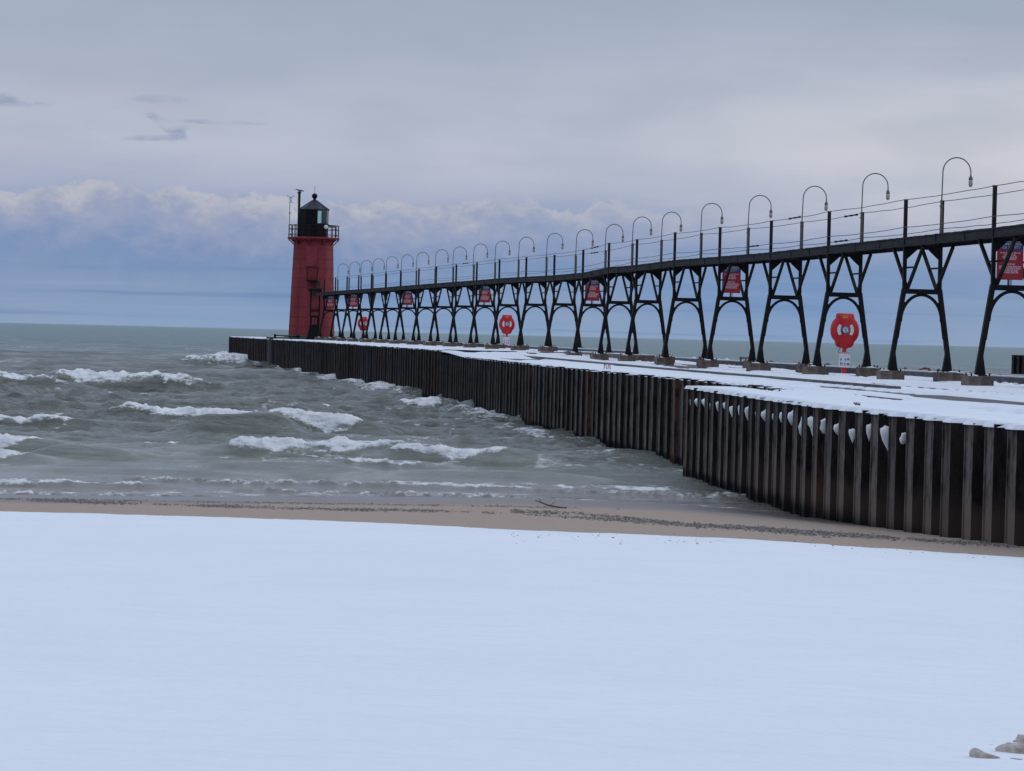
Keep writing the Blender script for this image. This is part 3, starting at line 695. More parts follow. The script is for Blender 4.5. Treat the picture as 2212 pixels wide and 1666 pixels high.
# footings
def footing_mesh(seed, wx=.62, wy=.62, h=FOOT+.06):
    b = MB(); R_ = random.Random(seed)
    b.box((0, 0, h/2-.06), (wx, wy, h)); b2 = b.v
    b.v = [(x+R_.uniform(-.03, .03), y+R_.uniform(-.03, .03), z+(R_.uniform(-.03, .0) if z > 0 else 0)) for x, y, z in b2]
    return b.mesh('concrete_footing', CONC)
FM = [footing_mesh(k) for k in range(4)]
capm = MB(); capm.lathe([(.02, -.02), (.14, 0), (.11, .035), (.03, .05)], 9); CAPM = capm.mesh('snow_cap', SNOW, True)
boltm = MB()
for sx_, sy_ in ((-1, -1), (1, -1), (1, 1), (-1, 1)): boltm.tube([(sx_*.22, sy_*.2, 0), (sx_*.22, sy_*.2, .07)], .02, 6)
BOLTM = boltm.mesh('anchor_bolts', STEEL)
for i, (r, xc, yc, h_, base, k, nf) in enumerate(TR):
    for s in (-1, 1):
        if i in (10, 11, 12) and s == 1: continue
        p = Vector((xc+s*.78*math.cos(h_), yc+s*.78*math.sin(h_), base-FOOT))
        who = 'nearest trestle in the photo' if i == 3 else ('%s out-of-frame trestle' % ORD[i] if i < 3 else '%s trestle from the lighthouse' % ORD[nf])
        o = link('concrete_footing', FM[(i+s) % 4]); o.location = p; o.rotation_euler = (0, 0, h_+random.uniform(-.08, .08))
        if i > 14: o.scale = (1.0, 1.2, .96)
        tag(o, 'square brown concrete footing under the %s leg of the %s' % ('left' if s < 0 else 'right', who), 'footing', 'concrete footings of the trestles')
        c = link('snow_cap', CAPM, o); c.location = (random.uniform(-.1, .1)+s*.12, random.uniform(-.2, -.1), FOOT-.015); c.scale = (1, .8, .8)
        link('anchor_bolts', BOLTM, o).location = (0, 0, FOOT-.01)
# long slab that carries the right-hand legs of three trestles
ya, yb = TR[10][2]-1., TR[12][2]+1.4
b = MB(); q0 = Vector((cx(ya)+.78+.5, ya, ZB+.115)); q1 = Vector((cx(yb)+.78+.5, yb, ZB+.115)); b.bar(q0, q1, 1.0, .28)
o = tag(b.build('concrete_plinth', CONC), 'long low concrete plinth with snow on top under three middle trestles', 'plinth')
b = MB(); b.bar(q0+Vector((.05, .1, .145)), q1+Vector((.05, -.1, .145)), .9, .04); b.build('snow_cap', SNOW, o)

# ------------------------------------------------------------ walkway
wk = thing('elevated_walkway', 'long black elevated steel walkway with cable rails leading to the lighthouse', 'walkway', (0, 0, 0))
def side(i, s, dz, yo=0.):
    r, xc, yc, h_, base, k, nf = TR[i]; z = ALLB[i][1]
    return Vector((xc+s*math.cos(h_), yc+s*math.sin(h_), z+dz))
dk = MB()
RB = random.Random(5)
for i in range(nb-1):
    for s in (-1, 1):
        b = MB(); a_, b_ = side(i, s*(WHALF-.0), -.115), side(i+1, s*(WHALF-.0), -.115); d_ = (b_-a_).normalized()
        b.bar(a_+d_*.02, b_-d_*.02, .055, .225)
        b.bar(a_+d_*.02+Vector((0, 0, .1)), b_-d_*.02+Vector((0, 0, .1)), .11, .02); b.bar(a_+d_*.02-Vector((0, 0, .1)), b_-d_*.02-Vector((0, 0, .1)), .11, .02)
        for u in (.3, .62): b.bar(a_.lerp(b_, u)+Vector((s*.03, 0, -.1)), a_.lerp(b_, u)+Vector((s*.03, 0, .1)), .03, .03)
        b.build('beam', STEEL2, wk)
    a_, b_ = side(i, 0, -.015), side(i+1, 0, -.015); n = int((b_-a_).length/.2)
    for j in range(n):
        c = a_.lerp(b_, (j+.5)/n); dk.box(c+Vector((0, 0, .012+RB.uniform(-.006, .006))), (1.02+RB.uniform(-.03, .03), .185, .035), M=Matrix.Rotation(TR[i][3], 3, 'Z'))
i_ = nb-1; e0 = side(i_, 0, 0); e1 = Vector((x_at(684, 210.8, 6), 210.8, ALLB[-1][1]-.02)); hx = Vector((math.cos(TR[i_][3]), math.sin(TR[i_][3]), 0))
for s in (-1, 1):
    b = MB(); b.bar(e0+hx*s*WHALF-Vector((0, 0, .115)), e1+hx*s*WHALF-Vector((0, 0, .115)), .055, .225); b.build('beam', STEEL2, wk)
for j in range(22): dk.box(e0.lerp(e1, (j+.5)/22)-Vector((0, 0, .0)), (1.02, .185, .035), M=Matrix.Rotation(TR[i_][3], 3, 'Z'))
tag(dk.build('deck_board', STEEL2, wk), kind='stuff')
for s in (-1, 1):
    for hz, wav in ((.985, .02), (.27, .012)):
        b = MB(); pts = []
        for i in range(nb-1):
            a_, b_ = side(i, s*(WHALF+.06), hz), side(i+1, s*(WHALF+.06), hz)
            for j in range(8):
                u = j/8; p = a_.lerp(b_, u); p.z -= .035*4*u*(1-u)*RB.uniform(.6, 1.2); p.z += RB.uniform(-wav, wav)*.4*(s < 0 and hz > .5); pts.append(p)
        pts.append(side(nb-1, s*(WHALF+.06), hz)); b.tube(pts, .0095, 5); b.build('rail_cable', WIRE, wk)
for (i, u, s, hz) in ((5, .55, -1, .98), (5, .2, 1, .98), (6, .3, -1, .27), (5, .35, 1, .27), (10, .5, -1, .98), (11, .4, 1, .98), (15, .5, -1, .98)):
    a_, b_ = side(i, s*(WHALF+.06), hz-.02).lerp(side(i+1, s*(WHALF+.06), hz-.02), u), None
    d_ = (side(i+1, 0, 0)-side(i, 0, 0)).normalized()
    b = MB(); b.tube([a_-d_*.7, a_-d_*.66, a_-d_*.3, a_, a_+d_*.3, a_+d_*.66, a_+d_*.7], [.012, .035, .02, .032, .018, .036, .012], 6); b.build('turnbuckle', STEEL, wk)

# ------------------------------------------------------------ gooseneck lamps
def make_lamp():
    r = thing('walkway_lamp', '', 'lamp', group='gooseneck lamps on the walkway')
    b = MB(); b.tube([(-.02, -.07, -.05), (-.02, -.07, 1.0)], .03, 8)
    for z in (.25, .85): b.box((-.01, -.05, z), (.10, .10, .03))
    b.build('conduit', GREYPIPE, r)
    b = MB(); pts = [(-.02, -.07, .98), (-.012, -.065, 1.35), (0, -.06, 1.70)]
    pts += [(.375-.375*math.cos(math.pi*j/16), -.06, 1.74+.375*math.sin(math.pi*j/16)) for j in range(0, 17)]
    pts += [(.75, -.06, 1.62)]; b.tube(pts, .0165, 8); b.build('curved_pipe', GREYPIPE, r, True)
    b = MB(); b.lathe([(.018, .12), (.03, .09), (.052, .05), (.056, .0), (.05, -.01)], 12, (.75, -.06, 1.55)); b.build('lamp_cap', GREYPIPE, r, True)
    b = MB(); b.lathe([(.048, 0), (.056, -.04), (.055, -.12), (.042, -.165), (.012, -.18)], 12, (.75, -.06, 1.54)); b.build('glass_globe', JAR, r, True)
    return r
lp = make_lamp(); first = True
for i, (r, xc, yc, h_, base, k, nf) in enumerate(TR):
    if i == 3: pass
    o = lp if first else copy_tree(lp); first = False
    p = side(i, WHALF+.0, 0); o.location = p; o.rotation_euler = (0, random.uniform(-.01, .01), h_+random.uniform(-.06, .06))
    o['label'] = ('gooseneck lamp beyond the right edge of the photo, %s from the camera' % ORD[i]) if i < 4 else 'thin gooseneck lamp with jar-shaped globe above the %s trestle from the lighthouse' % ORD[nf]

# ------------------------------------------------------------ pier safety signs
def text_mesh(s, size, m, extrude=.002):
    cu = bpy.data.curves.new('t', 'FONT'); cu.body = s; cu.size = size; cu.align_x = 'CENTER'; cu.align_y = 'CENTER'; cu.extrude = extrude; cu.resolution_u = 2; cu.offset = size*.02
    o = bpy.data.objects.new('t', cu); SC.collection.objects.link(o); bpy.context.view_layer.update()
    me = bpy.data.meshes.new_from_object(o.evaluated_get(bpy.context.evaluated_depsgraph_get()))
    bpy.data.objects.remove(o); me.materials.clear(); me.materials.append(m); return me
TXT = text_mesh('PIER SAFETY', .105, WHITE)
def make_sign():
    r = thing('safety_sign', '', 'sign', group='red pier safety signs hung in the trestles')
    w, h = .62, 1.0
    b = MB(); b.box((0, 0, .42), (w, .012, .78)); b.build('sign_panel', REDSIGN, r)
    b = MB(); b.box((0, 0, .875), (w, .012, .128)); b.build('title_band', BLUESIGN, r)
    b = MB(); b.box((0, 0, .998), (w, .012, .115)); b.build('header_panel', WHITE, r)
    b = MB(); b.tube([(-.02, .02, -.2), (-.02, .02, 1.0)], .028, 8); b.tube([(.04, .02, -.2), (.04, .02, .6)], .014, 6); b.build('sign_post', GREYPIPE, r)
    o = link('title_lettering', TXT, r); o.location = (0, -.009, .875); o.rotation_euler = (math.pi/2, 0, 0); o.scale = (.86, 1, 1)
    b = MB(); b.lathe([(.035, 0), (.035, .003)], 14); q = b.build('emblem', NAVY, r); q.rotation_euler = (math.pi/2, 0, 0); q.location = (-.2, -.008, 1.0)
    b = MB(); b.box((.06, -.008, 1.0), (.3, .004, .022)); b.build('header_line', NAVY, r)
    R_ = random.Random(4); b = MB()
    for z, hw in ((.735, .25), (.68, .16), (.625, .19), (.575, .15), (.44, .13), (.375, .27), (.325, .27), (.272, .2), (.222, .2)):
        x = -hw
        while x < hw-.03:
            l = min(R_.uniform(.05, .13), hw-x); b.box((x+l/2, -.008, z), (l-.015, .004, .042)); x += l
    tag(b.build('warning_text_line', PINK, r), kind='stuff')
    return r
sg = make_sign(); first = True
for n_, lab in ((0, 'largest red pier safety sign, cut off by the right edge of the photo'), (4, 'red pier safety sign in the trestle left of the large life ring'), (8, 'red pier safety sign near the middle of the walkway'),
                (12, 'red pier safety sign just left of the middle life ring'), (16, 'small red pier safety sign, third from the lighthouse'), (20, 'small red pier safety sign next to the one in front of the tower'), (22, 'small red pier safety sign in front of the red tower')):
    r, xc, yc, h_, base, k, nf = TR[n_+3]
    o = sg if first else copy_tree(sg); first = False
    off = .16; o.location = (xc-.02-off*math.sin(h_), yc+off*math.cos(h_), base+CBZ*k+.10); o.scale = (1, 1, .91*k); o.rotation_euler = (0, 0, h_*.3-.02); o['label'] = lab

# ------------------------------------------------------------ life ring stations
NUM = text_mesh('501', .11, YEL)
def make_ring():
    r = thing('life_ring_station', '', 'life ring', group='red life ring stations on the pier')
    # housing outline: a disc with a square hood on top and a bowl below
    def outline(s=1.):
        P = []
        for k in range(48):
            a = 2*math.pi*k/48; R0 = .425
            x, z = R0*math.cos(a), R0*math.sin(a)
            if z > .30: x = math.copysign(min(abs(x)+.0, .26)+0, x) if abs(x) > 0 else 0; 
            P.append((x, z))
        pts = [(.27, .50), (.23, .535), (-.23, .535), (-.27, .50), (-.285, .38), (-.36, .30), (-.415, .18), (-.435, .05), (-.425, -.1), (-.385, -.22), (-.30, -.31), (-.275, -.42), (-.22, -.49), (-.13, -.52), (.02, -.53), (.06, -.545),
               (.10, -.52), (.20, -.50), (.26, -.44), (.285, -.34), (.37, -.24), (.42, -.12), (.435, .03), (.42, .17), (.37, .28), (.29, .38)]
        return [(x*s, z*s) for x, z in pts]
    b = MB(); ol = outline(); n = len(ol)
    rings = [([(x*.94, z*.94) for x, z in ol], .12), (ol, .09), (ol, -.04), ([(x*.93, z*.93) for x, z in ol], -.085), ([(x*.62, z*.62) for x, z in ol], -.105)]
    vs = [(x, y, z) for pts, y in rings for x, z in pts]
    fs = [(i*n+k_, i*n+(k_+1) % n, (i+1)*n+(k_+1) % n, (i+1)*n+k_) for i in range(4) for k_ in range(n)]+[tuple(range(n)), tuple(range(4*n, 5*n))[::-1]]
    b.add(vs, fs); b.build('housing', REDGLOSS, r, True).location = (0, 0, 1.32)
    for s in (-1, 1):
        b = MB(); P = []
        for a in np.linspace(-42, 42, 10): P.append((s*.255*math.cos(math.radians(a)), .255*math.sin(math.radians(a))*1.0))
        for a in np.linspace(38, -38, 10): P.append((s*.155*math.cos(math.radians(a)), .155*math.sin(math.radians(a))*1.35))
        b.prism(P, -.128, -.10); b.build('ring_window', WHITE, r).location = (0, 0, 1.35)
    b = MB(); b.lathe([(.125, 0), (.12, .02), (.1, .024)], 20); o = b.build('emblem', NAVY, r); o.rotation_euler = (math.pi/2, 0, 0); o.location = (0, -.105, 1.345)
    b = MB(); b.lathe([(.082, 0), (.08, .004)], 20); b2 = b.build('emblem_disc', WHITE, o); b2.location = (0, 0, .022)
    b = MB()
    for pts in ([(-.05, .02), (-.01, .045), (.03, .05), (.05, .02), (.02, .0), (-.02, .01)], [(-.03, -.05), (.0, -.01), (.03, -.02), (.04, -.05), (.0, -.06)]): b.add([(x, y, .0) for x, y in pts], [tuple(range(len(pts)))])
    b.build('emblem_bird', NAVY, o).location = (0, 0, .029)
    o = link('station_number', NUM, r); o.location = (0, -.1, 1.74); o.rotation_euler = (math.pi/2+.12, 0, 0)
    b = MB(); b.box((0, 0, .27), (.13, .13, .66)); b.box((0, .02, .82), (.11, .11, .3)); b.build('post', REDGLOSS, r)
    b = MB(); b.box((0, -.075, .42), (.35, .012, .42)); o = b.build('instruction_board', WHITE, r)
    b = MB(); b.box((0, -.07, .645), (.36, .03, .02)); b.build('board_trim', REDGLOSS, r)
    b = MB()
    for x, z, w_, h_ in ((-.11, .45, .035, .07), (.02, .45, .03, .07), (.11, .46, .08, .05), (-.11, .32, .03, .1), (-.07, .31, .02, .07), (.01, .33, .05, .03), (.01, .28, .05, .03), (.11, .31, .08, .06)): b.box((x, -.085, z), (w_, .004, h_))
    b.build('instruction_pictures', NAVY, o)
    b = MB(); b.tube([(-.13, -.02, .82), (-.17, -.05, .74), (-.19, -.06, .66), (-.15, -.07, .63)], .012, 5); b.build('rope_end', REDRUST, r)
    return r
rg_ = make_ring(); first = True
for (px, y, z, lab) in ((1825, 86, ZB, 'largest red life ring station, on a post with a white instruction board'), (1095, 155, ZC, 'middle red life ring station seen through the trestles'), (785, 213, ZC, 'smallest red life ring station, nearest the lighthouse')):
    o = rg_ if first else copy_tree(rg_); first = False
    o.location = (x_at(px, y, z+1.3), y, z); o.rotation_euler = (0, 0, .05); o['label'] = lab
    if y == 86: o.scale = (1.0, 1, 1.0)

# ------------------------------------------------------------ lighthouse
TY = 213.5; TX = x_at(675, TY, 6.); TB = ZC+.33
lt = thing('lighthouse', 'dull red conical steel lighthouse with a black lantern room at the pier end', 'lighthouse', (TX, TY, TB))
b = MB(); b.lathe([(2.1, -.35), (2.1, -.04), (1.95, 0)], 32); b.build('plinth', CONCD, lt)
HT = 7.25; prof = []; NS = 10
for i in range(NS+1):
    z = HT*i/NS; r_ = 1.74-(1.74-1.48)*z/HT
    if i: prof += [(r_, z-.04), (r_+.022, z-.035), (r_+.022, z)]
    prof += [(r_-.0, z+.005)]
b = MB(); b.lathe(prof, 40); b.build('tower_shell', RED, lt)
b = MB()
for k in range(10):
    a = 2*math.pi*(k+.5)/10; b.bar((1.745*math.cos(a), 1.745*math.sin(a), .02), (1.485*math.cos(a), 1.485*math.sin(a), HT-.1), .05, .02, up=(math.cos(a), math.sin(a), 0))
b.build('plate_seam', RED, lt)
b = MB(); b.lathe([(1.5, HT-.2), (1.75, HT-.02), (1.96, HT+.02), (1.97, HT+.12), (1.94, HT+.16)], 32); b.build('gallery', RED, lt)
for k in range(10):
    a = 2*math.pi*k/10+.2; b = MB(); b.bar((1.48*math.cos(a), 1.48*math.sin(a), HT-.42), (1.9*math.cos(a), 1.9*math.sin(a), HT+.0), .07, .07); b.box((1.86*math.cos(a), 1.86*math.sin(a), HT-.04), (.09, .09, .16)); b.build('bracket', RED, lt)
for k in range(10):
    a = 2*math.pi*k/10+.16; b = MB()
    for da in (0, .07): b.tube([(1.88*math.cos(a+da), 1.88*math.sin(a+da), HT+.15), (1.88*math.cos(a+da), 1.88*math.sin(a+da), HT+1.07)], .03, 6)
    b.build('railing_post', STEEL, lt)
for z in (.92, .62, .2):
    b = MB(); b.tube([(1.88*math.cos(2*math.pi*k/40), 1.88*math.sin(2*math.pi*k/40), HT+.15+z) for k in range(41)], .022, 5); b.build('railing', STEEL, lt)
LZ = HT+.16; NO = 8; A0 = -math.pi/2-.10
rl = 1.08
b = MB(); b.lathe([(rl+.03, LZ), (rl+.03, LZ+.98), (rl+.07, LZ+1.0), (rl+.07, LZ+1.06)], NO, a0=A0+math.pi/8); b.build('lantern_base', BLACK, lt)
gm = bpy.data.materials.new('lantern_glass'); gm.use_nodes = True; n = NT(gm.node_tree)
fr = n.n('ShaderNodeFresnel', {'IOR': 1.45}).outputs[0]
tr = n.n('ShaderNodeBsdfTransparent', {'Color': (.80, .92, .93, 1)}); gl = n.n('ShaderNodeBsdfGlossy', {'Roughness': .05})
n.n('ShaderNodeOutputMaterial', {0: n.n('ShaderNodeMixShader', {0: fr, 1: tr.outputs[0], 2: gl.outputs[0]}).outputs[0]})
for k in range(NO):
    a = A0+2*math.pi*k/NO; ap = rl*math.cos(math.pi/NO); w_ = 2*rl*math.sin(math.pi/NO)
    dark = k in (0, 7, 6)
    b = MB(); b.box((ap, 0, LZ+1.55), (.03 if dark else .012, w_-.06, 1.0))
    o = b.build('blind_panel' if dark else 'glass_pane', BLACK if dark else gm, lt); o.rotation_euler = (0, 0, a)
    b = MB(); b.tube([(rl, 0, LZ+1.05), (rl, 0, LZ+2.06)], .03, 6); o = b.build('glazing_bar', BLACK, lt); o.rotation_euler = (0, 0, a+math.pi/NO)
b = MB(); b.lathe([(1.0, LZ+2.05), (1.16, LZ+2.06), (1.18, LZ+2.12), (.18, LZ+2.80), (.12, LZ+2.86)], NO, a0=A0+math.pi/8); b.build('roof', ROOFM, lt)
b = MB()
for k in range(NO):
    a = A0+math.pi/8+2*math.pi*k/NO; b.bar((1.18*math.cos(a), 1.18*math.sin(a), LZ+2.13), (.18*math.cos(a), .18*math.sin(a), LZ+2.81), .04, .03)
b.build('roof_rib', ROOFM, lt)
b = MB(); b.lathe([(.12, LZ+2.82), (.10, LZ+2.95)]+[(.215*math.cos(t_), LZ+3.13+.215*math.sin(t_)) for t_ in np.linspace(-1.1, 1.5, 9)], 16); b.build('ball_finial', BLACK, lt, True)
b = MB(); b.tube([(0, 0, LZ+3.3), (0, 0, LZ+3.92)], .012, 5); b.build('lightning_rod', STEEL, lt)
b = MB(); b.lathe([(.20, LZ+1.1), (.26, LZ+1.3), (.26, LZ+1.6), (.1, LZ+1.8)], 12, (.0, .0, 0)); b.build('lens', JAR, lt, True)
# vent pipe and weather sensor
b = MB(); b.tube([(-1.06, -.9, HT-.45), (-1.06, -1.25, HT+.1), (-1.06, -1.25, HT+3.45)], .095, 10); b.lathe([(.14, 0), (.15, .06), (.06, .12)], 10, (-1.06, -1.25, HT+3.42)); b.build('vent_pipe', STEEL, lt, True)
b = MB(); b.tube([(-1.84, -.2, HT+.2), (-1.84, -.2, HT+2.75)], .025, 6); b.box((-1.84, -.2, HT+1.95), (.1, .1, .1)); b.build('sensor_pole', GREYPIPE, lt)
b = MB(); b.box((-1.76, -.2, HT+2.76), (.4, .05, .05)); b.lathe([(.07, 0), (.1, .1), (.09, .3), (.14, .36)], 10, (-1.78, -.2, HT+2.8)); b.tube([(-1.78, -.2, HT+3.12), (-2.06, -.25, HT+3.3)], .05, 6); b.tube([(-1.78, -.2, HT+3.12), (-1.62, -.15, HT+3.26)], .03, 6); b.lathe([(.02, 0), (.08, .04), (.08, .14), (.02, .18)], 8, (-1.58, -.15, HT+3.18)); b.build('weather_sensor', WHITE, lt)
b = MB(); b.lathe([(.10, 0), (.16, .16), (.12, .28)], 10); o = b.build('fog_horn', WHITE, lt); o.location = (1.0, -1.62, LZ+.75); o.rotation_euler = (math.pi/2, 0, .2)
b = MB(); b.box((1.45, -1.25, LZ+.82), (.62, .06, .18)); b.build('solar_box', GREYPIPE, lt)
# upper doorway hood, brackets and small landing
b = MB(); zq = HT-1.15
b.prism([(-.42, zq-.9), (-.42, zq+.55), (.42, zq+.55), (.42, zq-.9)], -1.72, -1.4); b.build('doorway_hood', RED, lt)
b = MB()
for s in (-1, 1):
    b.bar((s*.42+.1, -1.75, zq-.95), (s*.36+.1, -2.1, zq-1.9), .06); b.bar((s*.36+.1, -2.1, zq-1.9), (s*.36+.1, -1.6, zq-1.95), .06); b.bar((s*.42+.1, -2.1, zq-.95), (s*.36+.1, -2.15, zq-1.9), .05)
b.box((.1, -1.9, zq-1.98), (.85, .6, .08)); b.build('door_landing', BLACK, lt)
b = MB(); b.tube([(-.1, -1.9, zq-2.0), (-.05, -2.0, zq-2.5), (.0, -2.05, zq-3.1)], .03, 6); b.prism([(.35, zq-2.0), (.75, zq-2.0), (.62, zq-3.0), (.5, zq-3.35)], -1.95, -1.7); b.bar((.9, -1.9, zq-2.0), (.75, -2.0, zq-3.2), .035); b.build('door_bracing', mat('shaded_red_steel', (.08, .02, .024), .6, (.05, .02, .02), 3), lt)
# entrance cage at the foot of the tower
cg = thing('entrance_cage', 'black steel entrance cage with a barred opening at the foot of the tower', 'cage', (x_at(679, TY-4.2, ZC), TY-4.2, ZC))
b = MB(); b.prism([(-.62, 0), (-.36, 1.05), (-.36, 1.62), (-.3, 1.85), (.3, 1.85), (.36, 1.62), (.36, 1.05), (.55, 0)], -.05, .05)
b.v = b.v; b.build('cage_frame', BLACK, cg)
b = MB(); b.box((-.02, -.07, 1.42), (.36, .04, .52)); b.build('cage_opening', RED, cg)
b = MB(); b.box((-.02, -.10, 1.42), (.05, .03, .52)); b.build('cage_bar', BLACK, cg)
b = MB()
for s in (-1, 1): b.bar((s*.34, 0, 1.8), (s*.3, 0, 3.85), .11, .11); b.bar((s*.33, 0, 2.05), (-s*.28, 0, 2.35), .05, .05)
b.box((0, .3, 3.72), (1.0, 1.3, .2)); b.build('landing_post', STEEL, cg)
b = MB(); b.prism([(-.3, 2.1), (.3, 2.1), (.3, 2.3), (0, 2.42), (-.3, 2.25)], .08, .12); b.build('tower_hatch', RED, cg)
# low rail pipe lying at the tower foot
b = MB(); b.tube([(-1.3, 0, .28), (0, 0, .26), (.6, 0, .25)], .05, 6); b.tube([(-1.3, 0, 0), (-1.3, 0, .38)], .09, 6); b.tube([(.4, 0, 0), (.4, 0, .35)], .09, 6)
o = tag(b.build('mooring_rail', STEEL), 'low black mooring rail on the snow left of the tower foot', 'rail'); o.location = (TX-1.2, TY-3.0, ZC)

# gull perched on the vent pipe
gl_ = thing('gull', 'small grey and white gull perched on top of the vent pipe', 'gull', (TX-1.06, TY-1.25, TB+HT+3.52), .15)
b = MB(); b.tube([(-.30, 0, .17), (-.25, 0, .19), (-.18, 0, .17), (-.08, 0, .12), (.04, 0, .10), (.16, 0, .09), (.26, 0, .07), (.33, 0, .06)], [.02, .045, .045, .075, .085, .07, .04, .012], 8); b.build('body', GULLW, gl_, True)
b = MB(); b.tube([(-.31, 0, .175), (-.37, 0, .165)], [.014, .004], 5); b.build('beak', YEL, gl_)
for s in (-1, 1):
    b = MB(); b.tube([(-.1, s*.07, .14), (.05, s*.085, .12), (.2, s*.06, .10), (.36, s*.02, .09)], [.02, .045, .03, .006], 6); b.build('wing', ROOFM if False else GREYPIPE, gl_, True)
    b = MB(); b.tube([(0, s*.03, 0), (0, s*.03, .05)], .008, 4); b.build('leg', YEL, gl_)

# ------------------------------------------------------------ small things on the pier
def hoop(loc, rz, label):
    r = thing('ladder_handrail', label, 'handrail', loc, rz, None)
    b = MB(); b.tube([(-.3, 0, 0), (-.28, 0, .1), (-.2, 0, .26), (-.08, 0, .32), (.14, 0, .30), (.24, 0, .14), (.34, 0, 0)], .035, 6); b.build('bent_pipe', REDRUST, r, True)
    b = MB(); b.tube([(-.3, .3, 0), (-.2, .3, .26), (.14, .3, .30), (.34, .3, 0)], .03, 6); b.build('rear_pipe', REDRUST, r)
    return r
p = on_z(2000, 808, ZB); yk = 84.; hoop((x_at(2000, 84.5, ZB), 84.5, ZB+.04), .1, 'bent red ladder handrail at the channel edge between the two nearest trestles').scale = (.7, .7, .7)
y_ = 81.; ho_ = hoop((lwall(y_, 'B')+.3, y_, ZB+.0), 1.2, 'small red ladder handrail at the wall edge in the middle of the pier'); ho_.scale = (.35, .4, .6)
p = on_z(1402, 772, ZB); b = MB()
for s in (-1, 1): b.box((s*.17, 0, .15), (.06, .1, .3))
b.box((0, 0, .29), (.44, .14, .06)); o = tag(b.build('timber_frame', CONC), 'small brown timber frame standing at the far pier edge', 'frame'); o.location = (redge(104)-.5, 104, ZB+.02)
p = on_z(1838, 881, ZA); b = MB()
for k in range(6): b.tube([(random.uniform(-.1, .1), random.uniform(-.1, .1), .0), (random.uniform(-.14, .14), random.uniform(-.1, .1), random.uniform(.03, .08))], .012, 5)
o = tag(b.build('dead_leaf_clump', mat('brown_leaf', (.12, .05, .04), .8, (.07, .03, .03), 20)), 'small reddish brown clump of dead leaves on the ledge snow', 'leaves'); o.location = (p.x+.1, p.y, ZA+.045); o.scale = (.6, .6, .6)

# channel wall across the water on the far right
q = on_z(2186, 811, 0.0)
ow = thing('sheet_pile_wall', 'black steel end of the opposite pier across the channel at the right edge', 'pile wall', (q.x, q.y, 0))
mo = pile_mesh(2.15); hd = math.radians(158)
for i in range(26):
    o = link('sheet_pile', mo, ow); o.scale = (1, 1, 1)
    a = math.radians(-64); o.location = (math.cos(a)*.914*i, math.sin(a)*.914*i, 0); o.rotation_euler = (0, 0, a+math.pi); o.location.x += math.cos(a)*.914; o.location.y += math.sin(a)*.914
b = MB(); b.prism([(0, -1), (0, 2.05), (40, 2.05), (40, -1)], 0, 24); o = b.build('pier_fill', CONCD, ow); o.rotation_euler = (0, 0, math.radians(-64)); o.location = (.4, .2, 0); o.scale = (.6, 1, 1)

b = MB(); R_ = random.Random(9)
for _ in range(420):
    y = R_.uniform(58, 122); x = redge(y)+R_.uniform(.3, 2.2); r_ = R_.uniform(.12, .34); z = ZB-.10+R_.uniform(-.1, .12)
    q_ = [(math.cos(a)*r_*R_.uniform(.7, 1.2), math.sin(a)*r_*R_.uniform(.7, 1.2), R_.uniform(-.1, .1)) for a in (0, 1.2, 2.5, 3.8, 5.1)]+[(R_.uniform(-.1, .1)*r_, R_.uniform(-.1, .1)*r_, r_*R_.uniform(.5, .9)), (0, 0, -r_)]
    b.add([(x+u, y+v, z+w) for u, v, w in q_], [(0, 1, 5), (1, 2, 5), (2, 3, 5), (3, 4, 5), (4, 0, 5), (1, 0, 6), (2, 1, 6), (3, 2, 6), (4, 3, 6), (0, 4, 6)], R_.choice((0, 0, 0, 1)))
tag(b.build('riprap', [ROCK, SNOW]), 'dark broken stone with bits of snow along the channel edge', None, None, 'stuff')
# boulders and splash at the tip
for px, py, s, lab in ((540, 790, (1.15, .8, .35), 'low dark boulder awash beside the foam at the pier tip'), (576, 790, (.95, .8, .6), 'taller dark boulder leaning on the wall near the pier tip')):
    p = on_z(px, py, 0); bm = bmesh.new(); bmesh.ops.create_icosphere(bm, subdivisions=3, radius=1); R_ = random.Random(px)
    for v in bm.verts:
        n_ = float(vn(np.array([v.co.x*1.6+px]), np.array([v.co.y*1.6+v.co.z*2]))[0]); v.co *= .75+.5*n_; v.co = Vector((v.co.x*s[0], v.co.y*s[1], v.co.z*s[2]))
    me = bpy.data.meshes.new('boulder'); bm.to_mesh(me); bm.free(); me.materials.append(ROCK); o = tag(link('boulder', me), lab, 'boulder', 'boulders at the pier tip'); o.location = (x_at(px, 192, .3), 192, .15)
FOAMM = mat('spray_foam', (.72, .73, .76), .9, (.5, .52, .56), 6)
b = MB(); pc = on_z(548, 783, 0); R_ = random.Random(2)
for k in range(420):
    u = R_.random(); a = R_.gauss(0, .9); h_ = abs(R_.gauss(0, .6))*(1.15-abs(a)*.4); r_ = R_.uniform(.02, .09)
    c = (a*1.1+h_*.4, R_.uniform(-.8, .8), max(.05, h_)); b.add([(c[0]+r_, c[1], c[2]), (c[0]-r_, c[1]+r_*.5, c[2]), (c[0], c[1]-r_, c[2]+r_*.3), (c[0], c[1], c[2]+r_*1.6), (c[0], c[1], c[2]-r_)], [(0, 2, 3), (2, 1, 3), (1, 0, 3), (0, 4, 2), (2, 4, 1), (1, 4, 0)])
o = tag(b.build('wave_spray', FOAMM), 'burst of white spray against the pier tip', None, None, 'stuff'); o.location = (pc.x, pc.y+1, .1)

